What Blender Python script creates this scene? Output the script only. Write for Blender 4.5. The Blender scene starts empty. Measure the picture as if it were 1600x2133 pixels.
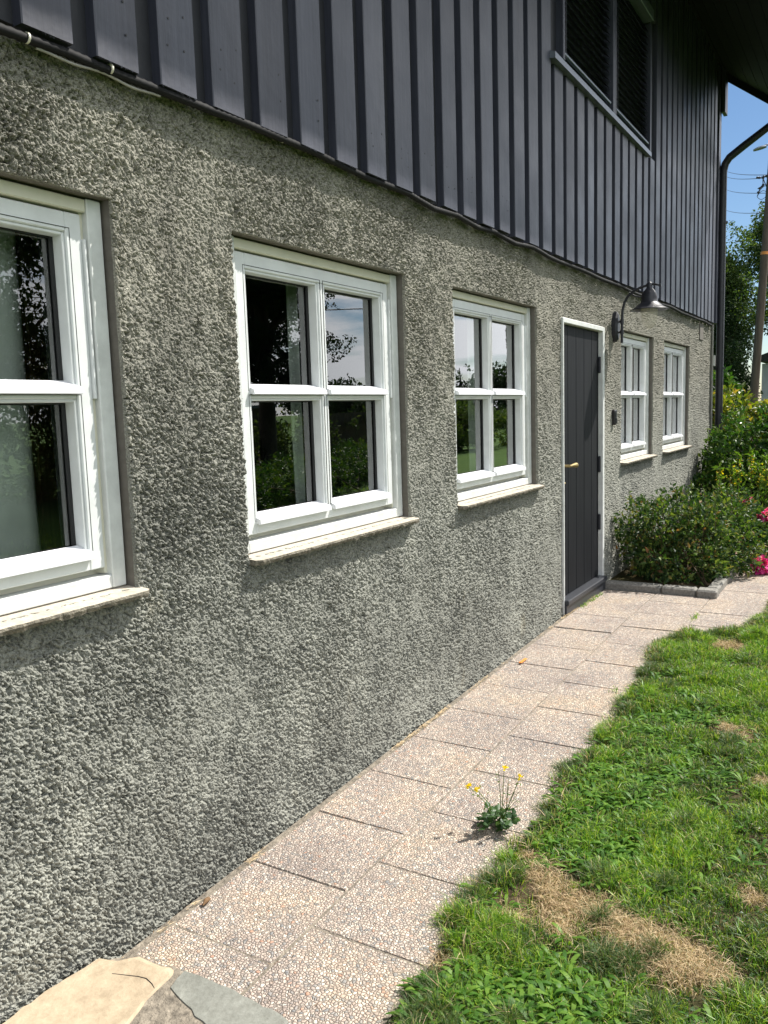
import bpy, math, random
import numpy as np
from mathutils import Vector, Matrix
random.seed(7)
RNG = np.random.default_rng(11)
S = bpy.context.scene
COL = S.collection
rad = math.radians

# ---------------------------------------------------------------- camera
RM = [[0.5144745252240308, -0.8569571930781199, -0.03066483535220793],
      [0.11999743288557325, 0.03653973876429433, 0.9921015389524953],
      [0.8490680649961936, 0.5140906697487391, -0.12163142801477136]]
cam_d = bpy.data.cameras.new('camera')
cam = bpy.data.objects.new('camera', cam_d); COL.objects.link(cam)
r, u, f = (Vector(v) for v in RM)
M = Matrix.Identity(4)
for i in range(3):
    M[i][0] = r[i]; M[i][1] = u[i]; M[i][2] = -f[i]
M[0][3], M[1][3], M[2][3] = 0.0, -1.8, 1.507
cam.matrix_world = M
cam_d.sensor_fit = 'HORIZONTAL'; cam_d.sensor_width = 36
cam_d.lens = 36*1713.03/1600
cam_d.clip_start = 0.05; cam_d.clip_end = 2000
S.camera = cam
S.view_settings.view_transform = 'Standard'; S.view_settings.look = 'None'
S.view_settings.gamma = 1; S.view_settings.exposure = 0.64
S.cycles.max_bounces = 8; S.cycles.transparent_max_bounces = 12

# ---------------------------------------------------------------- sun and sky
SUNV = Vector((1.45, -1.0, 2.2)).normalized()
EL = math.asin(SUNV.z)
sd = bpy.data.lights.new('sun', 'SUN'); sd.energy = 5.0; sd.angle = rad(0.55); sd.color = (1, .955, .88)
sun = bpy.data.objects.new('sun', sd); COL.objects.link(sun)
sun.rotation_euler = SUNV.to_track_quat('Z', 'Y').to_euler()
W = bpy.data.worlds.new('World'); S.world = W; W.use_nodes = True
nt = W.node_tree; nt.nodes.clear()
def wn(t, **k):
    n = nt.nodes.new(t)
    for a, b in k.items(): setattr(n, a, b)
    return n
sky = wn('ShaderNodeTexSky', sky_type='NISHITA', sun_disc=False)
sky.sun_elevation = EL; sky.sun_rotation = math.atan2(SUNV.x, SUNV.y)
sky.air_density = 1.0; sky.dust_density = 0.3; sky.ozone_density = 2.2; sky.altitude = 400
bg = wn('ShaderNodeBackground'); bg.inputs['Strength'].default_value = 0.076
out = wn('ShaderNodeOutputWorld')
tc = wn('ShaderNodeTexCoord')
sep = wn('ShaderNodeSeparateXYZ'); nt.links.new(tc.outputs['Generated'], sep.inputs[0])
add = wn('ShaderNodeMath', operation='ADD'); add.inputs[1].default_value = .12
nt.links.new(sep.outputs['Z'], add.inputs[0])
mx = wn('ShaderNodeMath', operation='MAXIMUM'); mx.inputs[1].default_value = .06; nt.links.new(add.outputs[0], mx.inputs[0])
dx = wn('ShaderNodeMath', operation='DIVIDE'); nt.links.new(sep.outputs['X'], dx.inputs[0]); nt.links.new(mx.outputs[0], dx.inputs[1])
dy = wn('ShaderNodeMath', operation='DIVIDE'); nt.links.new(sep.outputs['Y'], dy.inputs[0]); nt.links.new(mx.outputs[0], dy.inputs[1])
cmb = wn('ShaderNodeCombineXYZ'); nt.links.new(dx.outputs[0], cmb.inputs[0]); nt.links.new(dy.outputs[0], cmb.inputs[1])
cn = wn('ShaderNodeTexNoise'); cn.inputs['Scale'].default_value = 1.15; cn.inputs['Detail'].default_value = 7; cn.inputs['Roughness'].default_value = .55
nt.links.new(cmb.outputs[0], cn.inputs['Vector'])
# cloud cover is heavier over the garden side (-Y) than beyond the gable (+X)
mr = wn('ShaderNodeMapRange'); mr.inputs['From Min'].default_value = .0; mr.inputs['From Max'].default_value = -.35
mr.inputs['To Min'].default_value = -.11; mr.inputs['To Max'].default_value = .2
nt.links.new(sep.outputs['Y'], mr.inputs['Value'])
ca = wn('ShaderNodeMath', operation='ADD'); nt.links.new(cn.outputs['Fac'], ca.inputs[0]); nt.links.new(mr.outputs[0], ca.inputs[1])
cr = wn('ShaderNodeValToRGB'); cr.color_ramp.elements[0].position = .53; cr.color_ramp.elements[1].position = .68
nt.links.new(ca.outputs[0], cr.inputs[0])
hs = wn('ShaderNodeHueSaturation'); hs.inputs['Saturation'].default_value = 1.12; hs.inputs['Value'].default_value = 1.0
nt.links.new(sky.outputs[0], hs.inputs['Color'])
mixc = wn('ShaderNodeMixRGB'); nt.links.new(cr.outputs[0], mixc.inputs[0]); nt.links.new(hs.outputs[0], mixc.inputs[1])
mixc.inputs[2].default_value = (13, 13.4, 14, 1)
nt.links.new(mixc.outputs[0], bg.inputs['Color']); nt.links.new(bg.outputs[0], out.inputs[0])

# ---------------------------------------------------------------- materials
def mat(name): 
    m = bpy.data.materials.new(name); m.use_nodes = True
    return m, m.node_tree, m.node_tree.nodes['Principled BSDF']
def node(t, ty, **k):
    n = t.nodes.new(ty)
    for a, b in k.items():
        if a in n.inputs.keys() if hasattr(n.inputs, 'keys') else False: n.inputs[a].default_value = b
        else: setattr(n, a, b)
    return n
def setin(n, d):
    for a, b in d.items(): n.inputs[a].default_value = b
    return n
def ramp(t, stops, src=None, interp='LINEAR'):
    n = t.nodes.new('ShaderNodeValToRGB'); cr = n.color_ramp; cr.interpolation = interp
    while len(cr.elements) < len(stops): cr.elements.new(.5)
    for e, (p, c) in zip(cr.elements, stops):
        e.position = p; e.color = (*c, 1) if len(c) == 3 else c
    if src is not None: t.links.new(src, n.inputs[0])
    return n
def noise(t, scale, detail=4, rough=.5, vec=None, dist=0):
    n = t.nodes.new('ShaderNodeTexNoise'); setin(n, {'Scale': scale, 'Detail': detail, 'Roughness': rough, 'Distortion': dist})
    if vec is not None: t.links.new(vec, n.inputs['Vector'])
    return n
def objc(t):
    return t.nodes.new('ShaderNodeTexCoord').outputs['Object']
def bump(t, p, h, strength=.5, dist=.002, prev=None):
    b = t.nodes.new('ShaderNodeBump'); setin(b, {'Strength': strength, 'Distance': dist}); t.links.new(h, b.inputs['Height'])
    if prev is not None: t.links.new(prev, b.inputs['Normal'])
    t.links.new(b.outputs[0], p.inputs['Normal']); return b.outputs[0]
def mixrgb(t, fac, a, b, mode='MIX'):
    n = t.nodes.new('ShaderNodeMixRGB'); n.blend_type = mode
    for i, v in ((0, fac), (1, a), (2, b)):
        if hasattr(v, 'links') or hasattr(v, 'is_linked'): t.links.new(v, n.inputs[i])
        elif i == 0: n.inputs[0].default_value = v
        else: n.inputs[i].default_value = (*v, 1)
    return n.outputs[0]
def simple(name, col, rough=.5, metal=0, var=.12, nscale=20, bstr=0, bscale=200, bdist=.001, spec=.5):
    m, t, p = mat(name); v = objc(t)
    n = noise(t, nscale, 5, .6, v)
    a = tuple(c*(1-var) for c in col); b = tuple(min(1, c*(1+var)) for c in col)
    rp = ramp(t, [(.3, a), (.7, b)], n.outputs['Fac']); t.links.new(rp.outputs[0], p.inputs['Base Color'])
    setin(p, {'Roughness': rough, 'Metallic': metal, 'Specular IOR Level': spec})
    if bstr:
        bn = noise(t, bscale, 4, .6, v); bump(t, p, bn.outputs['Fac'], bstr, bdist)
    return m
def stretched(t, sx, sy, sz):
    mp = t.nodes.new('ShaderNodeMapping'); mp.inputs['Scale'].default_value = (sx, sy, sz); t.links.new(objc(t), mp.inputs[0]); return mp.outputs[0]

def m_plaster():
    m, t, p = mat('roughcast render'); v = objc(t)
    big = noise(t, 1.3, 5, .6, v)
    c1 = ramp(t, [(.3, (.192, .194, .183)), (.5, (.222, .224, .210)), (.72, (.275, .276, .257))], big.outputs['Fac'])
    fine = noise(t, 150, 4, .75, v)
    c2 = ramp(t, [(.32, (.42, .42, .41)), (.5, (1, 1, 1)), (.72, (1.5, 1.5, 1.48))], fine.outputs['Fac'])
    c = mixrgb(t, 1, c1.outputs[0], c2.outputs[0], 'MULTIPLY')
    st = noise(t, 5, 6, .65, stretched(t, 1, 1, .35)); sr = ramp(t, [(.62, (0, 0, 0)), (.78, (.5, .5, .5))], st.outputs['Fac'])
    c = mixrgb(t, sr.outputs[0], c, (.27, .235, .16))
    # lighter tone on the low part of the wall; ochre tint under the cladding
    sx = t.nodes.new('ShaderNodeSeparateXYZ'); t.links.new(v, sx.inputs[0])
    zr = t.nodes.new('ShaderNodeMapRange'); setin(zr, {'From Min': 1.0, 'From Max': 1.9}); t.links.new(sx.outputs[2], zr.inputs[0])
    c = mixrgb(t, zr.outputs[0], mixrgb(t, 1, c, (1.12, 1.12, 1.06), 'MULTIPLY'), mixrgb(t, 1, c, (1.06, 1.01, .92), 'MULTIPLY'))
    rs_ = noise(t, 2.6, 7, .62, stretched(t, 1.6, 1, .22)); c = mixrgb(t, 1, c, ramp(t, [(.3, (.80, .80, .80)), (.46, (.98, .98, .98)), (.6, (1.02, 1.02, 1.02)), (.75, (1.16, 1.16, 1.15))], rs_.outputs['Fac']).outputs[0], 'MULTIPLY')
    bl = noise(t, 3.7, 8, .7, v, .5); c = mixrgb(t, 1, c, ramp(t, [(.32, (.8, .8, .8)), (.5, (1, 1, 1)), (.68, (1.2, 1.2, 1.19))], bl.outputs['Fac']).outputs[0], 'MULTIPLY')
    rust = ramp(t, [(.70, (0, 0, 0)), (.76, (.45, .45, .45))], noise(t, 9, 5, .7, v).outputs['Fac']); c = mixrgb(t, rust.outputs[0], c, (.33, .20, .10))
    t.links.new(c, p.inputs['Base Color'])
    setin(p, {'Roughness': .95, 'Specular IOR Level': .15})
    b1 = bump(t, p, noise(t, 120, 3, .6, v).outputs['Fac'], .9, .007)
    bump(t, p, noise(t, 300, 2, .6, v).outputs['Fac'], .7, .002, b1)
    return m
def m_pebble():
    m, t, p = mat('exposed aggregate slab'); v = objc(t)
    dn = noise(t, 60, 2, .5, v); dv = t.nodes.new('ShaderNodeVectorMath'); dv.operation = 'SCALE'; dv.inputs['Scale'].default_value = .006
    t.links.new(dn.outputs['Color'], dv.inputs[0]); av = t.nodes.new('ShaderNodeVectorMath'); t.links.new(v, av.inputs[0]); t.links.new(dv.outputs[0], av.inputs[1])
    vo = t.nodes.new('ShaderNodeTexVoronoi'); vo.inputs['Scale'].default_value = 102; vo.inputs['Randomness'].default_value = .9; t.links.new(av.outputs[0], vo.inputs['Vector'])
    ve = t.nodes.new('ShaderNodeTexVoronoi'); ve.feature = 'DISTANCE_TO_EDGE'; ve.inputs['Scale'].default_value = 102; ve.inputs['Randomness'].default_value = .9; t.links.new(av.outputs[0], ve.inputs['Vector'])
    sc = t.nodes.new('ShaderNodeSeparateColor'); t.links.new(vo.outputs['Color'], sc.inputs[0])
    cr = ramp(t, [(0, (.22, .22, .22)), (.08, (.31, .295, .275)), (.22, (.37, .31, .27)), (.42, (.44, .355, .295)), (.62, (.50, .415, .35)), (.8, (.575, .49, .41)), (.93, (.67, .615, .53)), (1, (.46, .27, .19))], sc.outputs[0])
    er = ramp(t, [(.015, (0, 0, 0)), (.14, (1, 1, 1))], ve.outputs['Distance'])
    c = mixrgb(t, er.outputs[0], (.26, .22, .185), cr.outputs[0])
    big = noise(t, 2.3, 4, .6, v); br = ramp(t, [(.32, (.80, .80, .83)), (.5, (1, 1, 1)), (.72, (1.12, 1.06, .94))], big.outputs['Fac'])
    c = mixrgb(t, 1, c, br.outputs[0], 'MULTIPLY'); t.links.new(c, p.inputs['Base Color'])
    setin(p, {'Roughness': .75, 'Specular IOR Level': .3})
    hr = ramp(t, [(.0, (0, 0, 0)), (.12, (.6, .6, .6)), (.3, (.9, .9, .9)), (.5, (1, 1, 1))], ve.outputs['Distance'])
    bump(t, p, hr.outputs[0], .9, .004)
    return m
def m_clad():
    m, t, p = mat('dark painted boards'); g = stretched(t, 30, 30, 1.2); n = noise(t, 3, 6, .65, g)
    big = noise(t, 2.2, 4, .6, objc(t))
    c1 = ramp(t, [(.3, (.030, .033, .050)), (.7, (.050, .054, .078))], n.outputs['Fac'])
    c = mixrgb(t, 1, c1.outputs[0], ramp(t, [(.3, (.8, .8, .82)), (.7, (1.25, 1.22, 1.2))], big.outputs['Fac']).outputs[0], 'MULTIPLY')
    bt = noise(t, 1.0, 1, .5, stretched(t, 4.6, .01, .01)); c = mixrgb(t, 1, c, ramp(t, [(.35, (.78, .78, .8)), (.65, (1.22, 1.22, 1.2))], bt.outputs['Fac']).outputs[0], 'MULTIPLY')
    t.links.new(c, p.inputs['Base Color']); setin(p, {'Roughness': .5, 'Specular IOR Level': .6})
    rr = ramp(t, [(.3, (.36, .36, .36)), (.7, (.55, .55, .55))], big.outputs['Fac']); t.links.new(rr.outputs[0], p.inputs['Roughness'])
    b = bump(t, p, n.outputs['Fac'], .35, .002); bump(t, p, noise(t, 14, 3, .5, objc(t)).outputs['Fac'], .25, .01, b)
    return m
def m_glass():
    m = bpy.data.materials.new('window glass'); m.use_nodes = True; t = m.node_tree; t.nodes.clear()
    o = t.nodes.new('ShaderNodeOutputMaterial'); mi = t.nodes.new('ShaderNodeMixShader')
    tr = t.nodes.new('ShaderNodeBsdfTransparent'); tr.inputs[0].default_value = (.86, .9, .88, 1)
    gl = t.nodes.new('ShaderNodeBsdfGlossy'); gl.inputs['Roughness'].default_value = 0.0; gl.inputs[0].default_value = (1, 1, 1, 1)
    f0 = t.nodes.new('ShaderNodeFresnel'); f0.inputs['IOR'].default_value = 1.52
    # double glazing: four glass surfaces reflect, 1-(1-F)^4
    f1 = t.nodes.new('ShaderNodeMath'); f1.operation = 'SUBTRACT'; f1.inputs[0].default_value = 1; t.links.new(f0.outputs[0], f1.inputs[1])
    f2 = t.nodes.new('ShaderNodeMath'); f2.operation = 'POWER'; f2.inputs[1].default_value = 4; t.links.new(f1.outputs[0], f2.inputs[0])
    fr = t.nodes.new('ShaderNodeMath'); fr.operation = 'SUBTRACT'; fr.inputs[0].default_value = 1; t.links.new(f2.outputs[0], fr.inputs[1])
    bn = noise(t, 2.5, 2, .5, objc(t)); b = t.nodes.new('ShaderNodeBump'); setin(b, {'Strength': .12, 'Distance': .004}); t.links.new(bn.outputs['Fac'], b.inputs['Height'])
    t.links.new(b.outputs[0], gl.inputs['Normal'])
    t.links.new(fr.outputs[0], mi.inputs[0]); t.links.new(tr.outputs[0], mi.inputs[1]); t.links.new(gl.outputs[0], mi.inputs[2]); t.links.new(mi.outputs[0], o.inputs[0])
    return m
def m_leaf(name, cols, rough=.45, trans=.3, spec=.4):
    m, t, p = mat(name)
    ge = t.nodes.new('ShaderNodeNewGeometry'); rp = ramp(t, cols, ge.outputs['Random Per Island'])
    t.links.new(rp.outputs[0], p.inputs['Base Color']); setin(p, {'Roughness': rough, 'Specular IOR Level': spec})
    tl = t.nodes.new('ShaderNodeBsdfTranslucent')
    tcol = mixrgb(t, 1, rp.outputs[0], (1.5, 1.6, .6), 'MULTIPLY'); t.links.new(tcol, tl.inputs[0])
    mi = t.nodes.new('ShaderNodeMixShader'); mi.inputs[0].default_value = trans
    o = t.nodes['Material Output']; t.links.new(p.outputs[0], mi.inputs[1]); t.links.new(tl.outputs[0], mi.inputs[2]); t.links.new(mi.outputs[0], o.inputs[0])
    return m
def m_soil():
    m, t, p = mat('soil and turf'); v = objc(t); n = noise(t, 14, 8, .7, v); n2 = noise(t, 1.4, 4, .6, v)
    c = ramp(t, [(.3, (.035, .026, .016)), (.55, (.09, .066, .04)), (.75, (.17, .125, .075))], n.outputs['Fac'])
    c2 = mixrgb(t, ramp(t, [(.4, (0, 0, 0)), (.6, (.55, .55, .55))], n2.outputs['Fac']).outputs[0], c.outputs[0], (.05, .06, .018))
    t.links.new(c2, p.inputs['Base Color']); setin(p, {'Roughness': .95, 'Specular IOR Level': .1}); bump(t, p, noise(t, 90, 4, .7, v).outputs['Fac'], .8, .008)
    return m
def m_turf():
    m = m_soil(); m.name = 'turf'; t = m.node_tree; p = t.nodes['Principled BSDF']; src = p.inputs['Base Color'].links[0].from_socket
    sx = t.nodes.new('ShaderNodeSeparateXYZ'); t.links.new(objc(t), sx.inputs[0])
    a = t.nodes.new('ShaderNodeMapRange'); setin(a, {'From Min': -1.7, 'From Max': -2.3}); t.links.new(sx.outputs[1], a.inputs[0])
    b = t.nodes.new('ShaderNodeMapRange'); setin(b, {'From Min': 9.0, 'From Max': 11.0}); t.links.new(sx.outputs[0], b.inputs[0])
    mx_ = t.nodes.new('ShaderNodeMath'); mx_.operation = 'MAXIMUM'; t.links.new(a.outputs[0], mx_.inputs[0]); t.links.new(b.outputs[0], mx_.inputs[1])
    g = ramp(t, [(.3, (.035, .085, .014)), (.7, (.09, .15, .03))], noise(t, 3, 8, .7, objc(t)).outputs['Fac'])
    t.links.new(mixrgb(t, mx_.outputs[0], src, g.outputs[0]), p.inputs['Base Color']); return m
def m_wood(name, c0, c1, sc=(2, 30, 30), rough=.55):
    m, t, p = mat(name); g = stretched(t, *sc); n = noise(t, 2.5, 6, .6, g, .6)
    rp = ramp(t, [(.3, c0), (.7, c1)], n.outputs['Fac']); t.links.new(rp.outputs[0], p.inputs['Base Color']); p.inputs['Roughness'].default_value = rough; p.inputs['Specular IOR Level'].default_value = .15
    bump(t, p, n.outputs['Fac'], .3, .001); return m
def m_slab(name, a, b, c, sc=9):
    m, t, p = mat(name); v = objc(t); n = noise(t, sc, 8, .65, v, .8); n2 = noise(t, sc*9, 5, .7, v)
    rp = ramp(t, [(.28, a), (.5, b), (.74, c)], n.outputs['Fac'])
    cc = mixrgb(t, 1, rp.outputs[0], ramp(t, [(.3, (.74, .73, .71)), (.7, (1.12, 1.12, 1.12))], n2.outputs['Fac']).outputs[0], 'MULTIPLY')
    t.links.new(cc, p.inputs['Base Color']); setin(p, {'Roughness': .8, 'Specular IOR Level': .3})
    b1 = bump(t, p, n.outputs['Fac'], .45, .012); bump(t, p, n2.outputs['Fac'], .7, .004, b1); return m

def m_reveal():
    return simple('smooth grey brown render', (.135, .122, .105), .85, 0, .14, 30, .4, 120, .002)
MT = dict(
    plaster=m_plaster(), reveal=m_reveal(), pebble=m_pebble(), clad=m_clad(), glass=m_glass(), soil=m_soil(), turf=m_turf(),
    clad_in=simple('inner boards with painted shade', (.016, .017, .022), .55, 0, .2, 12, .3, 60, .003),  # same boards, darkened so the colour carries the shade of the recesses
    soffit=simple('black stained soffit', (.005, .0055, .008), .8, 0, .25, 9, .3, 80, .002),
    white=simple('white paint', (.66, .68, .68), .42, 0, .07, 14, .12, 160, .001),
    white2=simple('weathered white paint', (.61, .625, .61), .6, 0, .12, 16, .3, 90, .002),
    cream=simple('cream with painted bounce', (.66, .64, .52), .5, 0, .05, 20),  # warm bounce light on inner window faces painted in; clips share the yellowish tone
    alu=simple('white aluminium', (.70, .71, .74), .3, .0, .02, 20),
    gasket=simple('dark gasket', (.012, .012, .013), .6),
    sill=m_slab('pale stone sill', (.45, .41, .34), (.50, .455, .38), (.55, .50, .42), 5),
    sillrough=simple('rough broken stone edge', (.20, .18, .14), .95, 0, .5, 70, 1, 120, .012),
    black=simple('black plastic', (.012, .012, .014), .35, 0, .15, 30),
    blackpipe=simple('black corrugated pipe', (.009, .009, .010), .75, 0, .2, 30, spec=.25),
    iron=simple('dark lamp metal', (.022, .023, .03), .42, 0, .2, 30, .15, 150, .001),
    door=m_wood('dark door paint', (.007, .008, .010), (.014, .015, .018), (25, 25, 1.2), .62),
    doorsill=simple('grey door sill paint', (.032, .035, .043), .45, 0, .2, 30, .3, 120, .001),
    brass=simple('aged brass', (.34, .26, .12), .5, .7, .2, 60),
    steel=simple('dull blue grey metal', (.20, .225, .27), .35, .5, .1, 20),
    blind=simple('dark blind slats', (.03, .034, .042), .32, .2, .2, 10),
    curtain=simple('white curtain', (.78, .82, .76), .9, 0, .08, 8),
    pine=m_wood('pine panel', (.34, .18, .07), (.52, .31, .13), (14, 14, 1)),
    roomwall=simple('room wall', (.13, .12, .10), .9),
    roomfloor=simple('room floor', (.12, .08, .05), .6),
    sand=m_slab('yellow sandstone', (.39, .31, .215), (.44, .355, .25), (.49, .40, .285), 3),
    slate=m_slab('green grey slate', (.165, .17, .15), (.225, .23, .205), (.33, .335, .30), 5),
    mortar=simple('dirty mortar', (.22, .19, .15), .95, 0, .5, 35, 1, 60, .012),
    granite=simple('grey granite curb', (.21, .20, .18), .85, 0, .35, 60, .8, 70, .005),
    polewood=m_wood('grey brown pole wood', (.075, .055, .045), (.15, .115, .095), (14, 14, .6), .85),
    orange=simple('orange band', (.75, .26, .05), .5),
    lampgrey=simple('street lamp shell', (.35, .36, .38), .4, .5),
    wire=simple('overhead wire', (.03, .03, .035), .5),
    whitewall=simple('white neighbour boards', (.62, .64, .66), .6, 0, .05, 3),
    rooftile=simple('dark neighbour roof', (.07, .068, .07), .7, 0, .3, 8),
    greyroof=simple('pale metal roof', (.20, .225, .22), .5, 0, .1, 2),
    brownwall=simple('brown stained boards', (.10, .065, .035), .7, 0, .2, 6),
    bark=simple('bark', (.075, .058, .042), .95, 0, .4, 20, 1, 30, .02),
    twig=simple('brown stems', (.09, .06, .03), .8, 0, .3, 50),
    glassglobe=None,
    grass=m_leaf('grass blade', [(0, (.05, .15, .014)), (.35, (.12, .26, .022)), (.7, (.24, .39, .035)), (1, (.42, .48, .08))], .42, .35),
    grassdk=m_leaf('fescue blade', [(0, (.035, .08, .022)), (.5, (.065, .125, .032)), (.85, (.12, .17, .05)), (1, (.28, .25, .11))], .5, .3),
    straw=m_leaf('dry straw', [(0, (.20, .13, .07)), (.35, (.42, .30, .17)), (.7, (.60, .46, .28)), (1, (.72, .58, .38))], .7, .2),
    broad=m_leaf('dandelion leaf', [(0, (.04, .115, .015)), (.5, (.085, .20, .022)), (1, (.18, .31, .045))], .5, .4, .3),
    clover=m_leaf('dark weed leaf', [(0, (.03, .07, .025)), (1, (.08, .15, .05))], .4, .3),
    rose=m_leaf('rose bush leaf', [(0, (.016, .042, .013)), (.4, (.036, .082, .02)), (.7, (.080, .135, .03)), (.92, (.18, .23, .05)), (1, (.22, .10, .05))], .52, .3, .35),
    hedge=m_leaf('hedge leaf', [(0, (.02, .06, .012)), (.5, (.045, .115, .018)), (.85, (.10, .17, .03)), (1, (.16, .2, .04))], .5, .3, .35),
    hedgey=m_leaf('yellow green leaf', [(0, (.05, .09, .012)), (.4, (.13, .17, .02)), (.8, (.26, .27, .035)), (1, (.33, .2, .05))], .38, .35, .5),
    loose=m_leaf('loosestrife leaf', [(0, (.06, .13, .015)), (1, (.17, .26, .035))], .45, .4),
    yellow=m_leaf('yellow petal', [(0, (.75, .5, .02)), (1, (.85, .68, .04))], .5, .3),
    pink=m_leaf('pink peony petal', [(0, (.55, .03, .26)), (.5, (.74, .07, .38)), (1, (.86, .24, .55))], .5, .3),
    tree=m_leaf('tree leaf', [(0, (.03, .055, .016)), (.5, (.055, .095, .025)), (.85, (.095, .14, .035)), (1, (.15, .18, .05))], .65, .35, .25),
    treedk=m_leaf('dark conifer leaf', [(0, (.010, .024, .010)), (.6, (.022, .045, .016)), (1, (.045, .075, .022))], .7, .2, .2),
    conduit=simple('grey conduit', (.30, .29, .26), .5),
    deadleaf=simple('brown dead leaf', (.16, .09, .04), .8, 0, .3, 60),
)
def m_globe():
    m, t, p = mat('smoky lamp glass'); setin(p, {'Base Color': (.75, .70, .58, 1), 'Roughness': .08, 'IOR': 1.05, 'Alpha': .28}); return m
MT['glassglobe'] = m_globe()
MT['whitebox'] = simple('white box plastic', (.72, .72, .66), .5)

# ---------------------------------------------------------------- mesh helpers
class MB:
    def __init__(s): s.v = []; s.f = []; s.m = []; s.sm = []
    def add(s, vs, fs, mi=0, smooth=False):
        o = len(s.v); s.v += [tuple(v) for v in vs]
        for q in fs: s.f.append(tuple(i+o for i in q)); s.m.append(mi); s.sm.append(smooth)
    def box(s, x0, x1, y0, y1, z0, z1, mi=0, b=0):
        if b <= 0:
            s.add([(x, y, z) for x in (x0, x1) for y in (y0, y1) for z in (z0, z1)],
                  [(0, 1, 3, 2), (4, 6, 7, 5), (0, 4, 5, 1), (2, 3, 7, 6), (0, 2, 6, 4), (1, 5, 7, 3)], mi); return
        c = ((x0+x1)/2, (y0+y1)/2, (z0+z1)/2); h = ((x1-x0)/2, (y1-y0)/2, (z1-z0)/2); b = min(b, *(k*.49 for k in h))
        vs = []; idx = {}
        for sx in (-1, 1):
            for sy in (-1, 1):
                for sz in (-1, 1):
                    for ax in range(3):
                        sg = (sx, sy, sz); p = [c[i]+sg[i]*(h[i] - (0 if i == ax else b)) for i in range(3)]
                        idx[(sx, sy, sz, ax)] = len(vs); vs.append(p)
        fs = []
        for ax in range(3):
            a1, a2 = [(1, 2), (2, 0), (0, 1)][ax]
            for sg in (-1, 1):
                q = []
                for (p1, p2) in ((-1, -1), (1, -1), (1, 1), (-1, 1)):
                    k = [0, 0, 0]; k[ax] = sg; k[a1] = p1; k[a2] = p2; q.append(idx[(*k, ax)])
                fs.append(tuple(q if sg > 0 else q[::-1]))
        for ax in range(3):   # edges parallel to ax
            a1, a2 = [(1, 2), (2, 0), (0, 1)][ax]
            for p1 in (-1, 1):
                for p2 in (-1, 1):
                    def K(e, a):
                        k = [0, 0, 0]; k[ax] = e; k[a1] = p1; k[a2] = p2; return idx[(*k, a)]
                    q = (K(-1, a1), K(1, a1), K(1, a2), K(-1, a2)); fs.append(q if p1*p2 > 0 else q[::-1])
        for sx in (-1, 1):
            for sy in (-1, 1):
                for sz in (-1, 1):
                    q = tuple(idx[(sx, sy, sz, a)] for a in range(3)); fs.append(q if sx*sy*sz > 0 else q[::-1])
        s.add(vs, fs, mi)
    def tube(s, pts, rs, n=10, mi=0, cap=True, smooth=True):
        pts = [Vector(p) for p in pts]; rs = rs if isinstance(rs, (list, tuple)) else [rs]*len(pts)
        vs = []; fs = []; a = None
        for i, p in enumerate(pts):
            t = (pts[min(i+1, len(pts)-1)] - pts[max(i-1, 0)]).normalized()
            if a is None: a = t.orthogonal().normalized()
            else: a = (a - t*a.dot(t)).normalized()
            b = t.cross(a)
            for k in range(n):
                w = 2*math.pi*k/n; vs.append(p + (a*math.cos(w)+b*math.sin(w))*rs[i])
        for i in range(len(pts)-1):
            for k in range(n): fs.append((i*n+k, i*n+(k+1) % n, (i+1)*n+(k+1) % n, (i+1)*n+k))
        s.add(vs, fs, mi, smooth)
        if cap:
            s.add(vs[:n], [tuple(range(n))[::-1]], mi); s.add(vs[-n:], [tuple(range(n))], mi)
    def lathe(s, c, prof, n=28, mi=0, cap=False):
        vs = [(c[0]+r*math.cos(2*math.pi*k/n), c[1]+r*math.sin(2*math.pi*k/n), c[2]+z) for r, z in prof for k in range(n)]
        fs = [(i*n+k, i*n+(k+1) % n, (i+1)*n+(k+1) % n, (i+1)*n+k) for i in range(len(prof)-1) for k in range(n)]
        s.add(vs, fs, mi, True)
    def prism(s, poly, z0, z1, mi=0, jit=0, mi_side=None):
        n = len(poly); vs = [(x, y, z0) for x, y in poly]+[(x, y, z1) for x, y in poly]
        s.add(vs, [tuple(range(n, 2*n))], mi); s.add(vs, [tuple(range(n))[::-1]], mi)
        s.add(vs, [(i, (i+1) % n, n+(i+1) % n, n+i) for i in range(n)], mi if mi_side is None else mi_side)
    def build(s, name, mats, parent=None):
        me = bpy.data.meshes.new(name); me.from_pydata(s.v, [], s.f); 
        for m in (mats if isinstance(mats, (list, tuple)) else [mats]): me.materials.append(m)
        me.polygons.foreach_set('material_index', s.m); me.polygons.foreach_set('use_smooth', s.sm); me.update()
        return link(name, me, parent)
def link(name, me, parent=None):
    o = bpy.data.objects.new(name, me); COL.objects.link(o)
    if parent is not None:
        o.parent = parent
        pm = parent.location
        # children are written in world coordinates: undo the root's offset
        tot = Vector((0, 0, 0)); q = parent
        while q is not None: tot += q.location; q = q.parent
        o.location = -tot
    return o
def empty(name, loc, label, cat, group=None):
    o = bpy.data.objects.new(name, None); COL.objects.link(o); o.location = loc; o.empty_display_size = .1
    return tag(o, label, cat, group)
def tag(o, label=None, cat=None, group=None, kind=None):
    if label: o['label'] = label
    if cat: o['category'] = cat
    if group: o['group'] = group
    if kind: o['kind'] = kind
    return o
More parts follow.
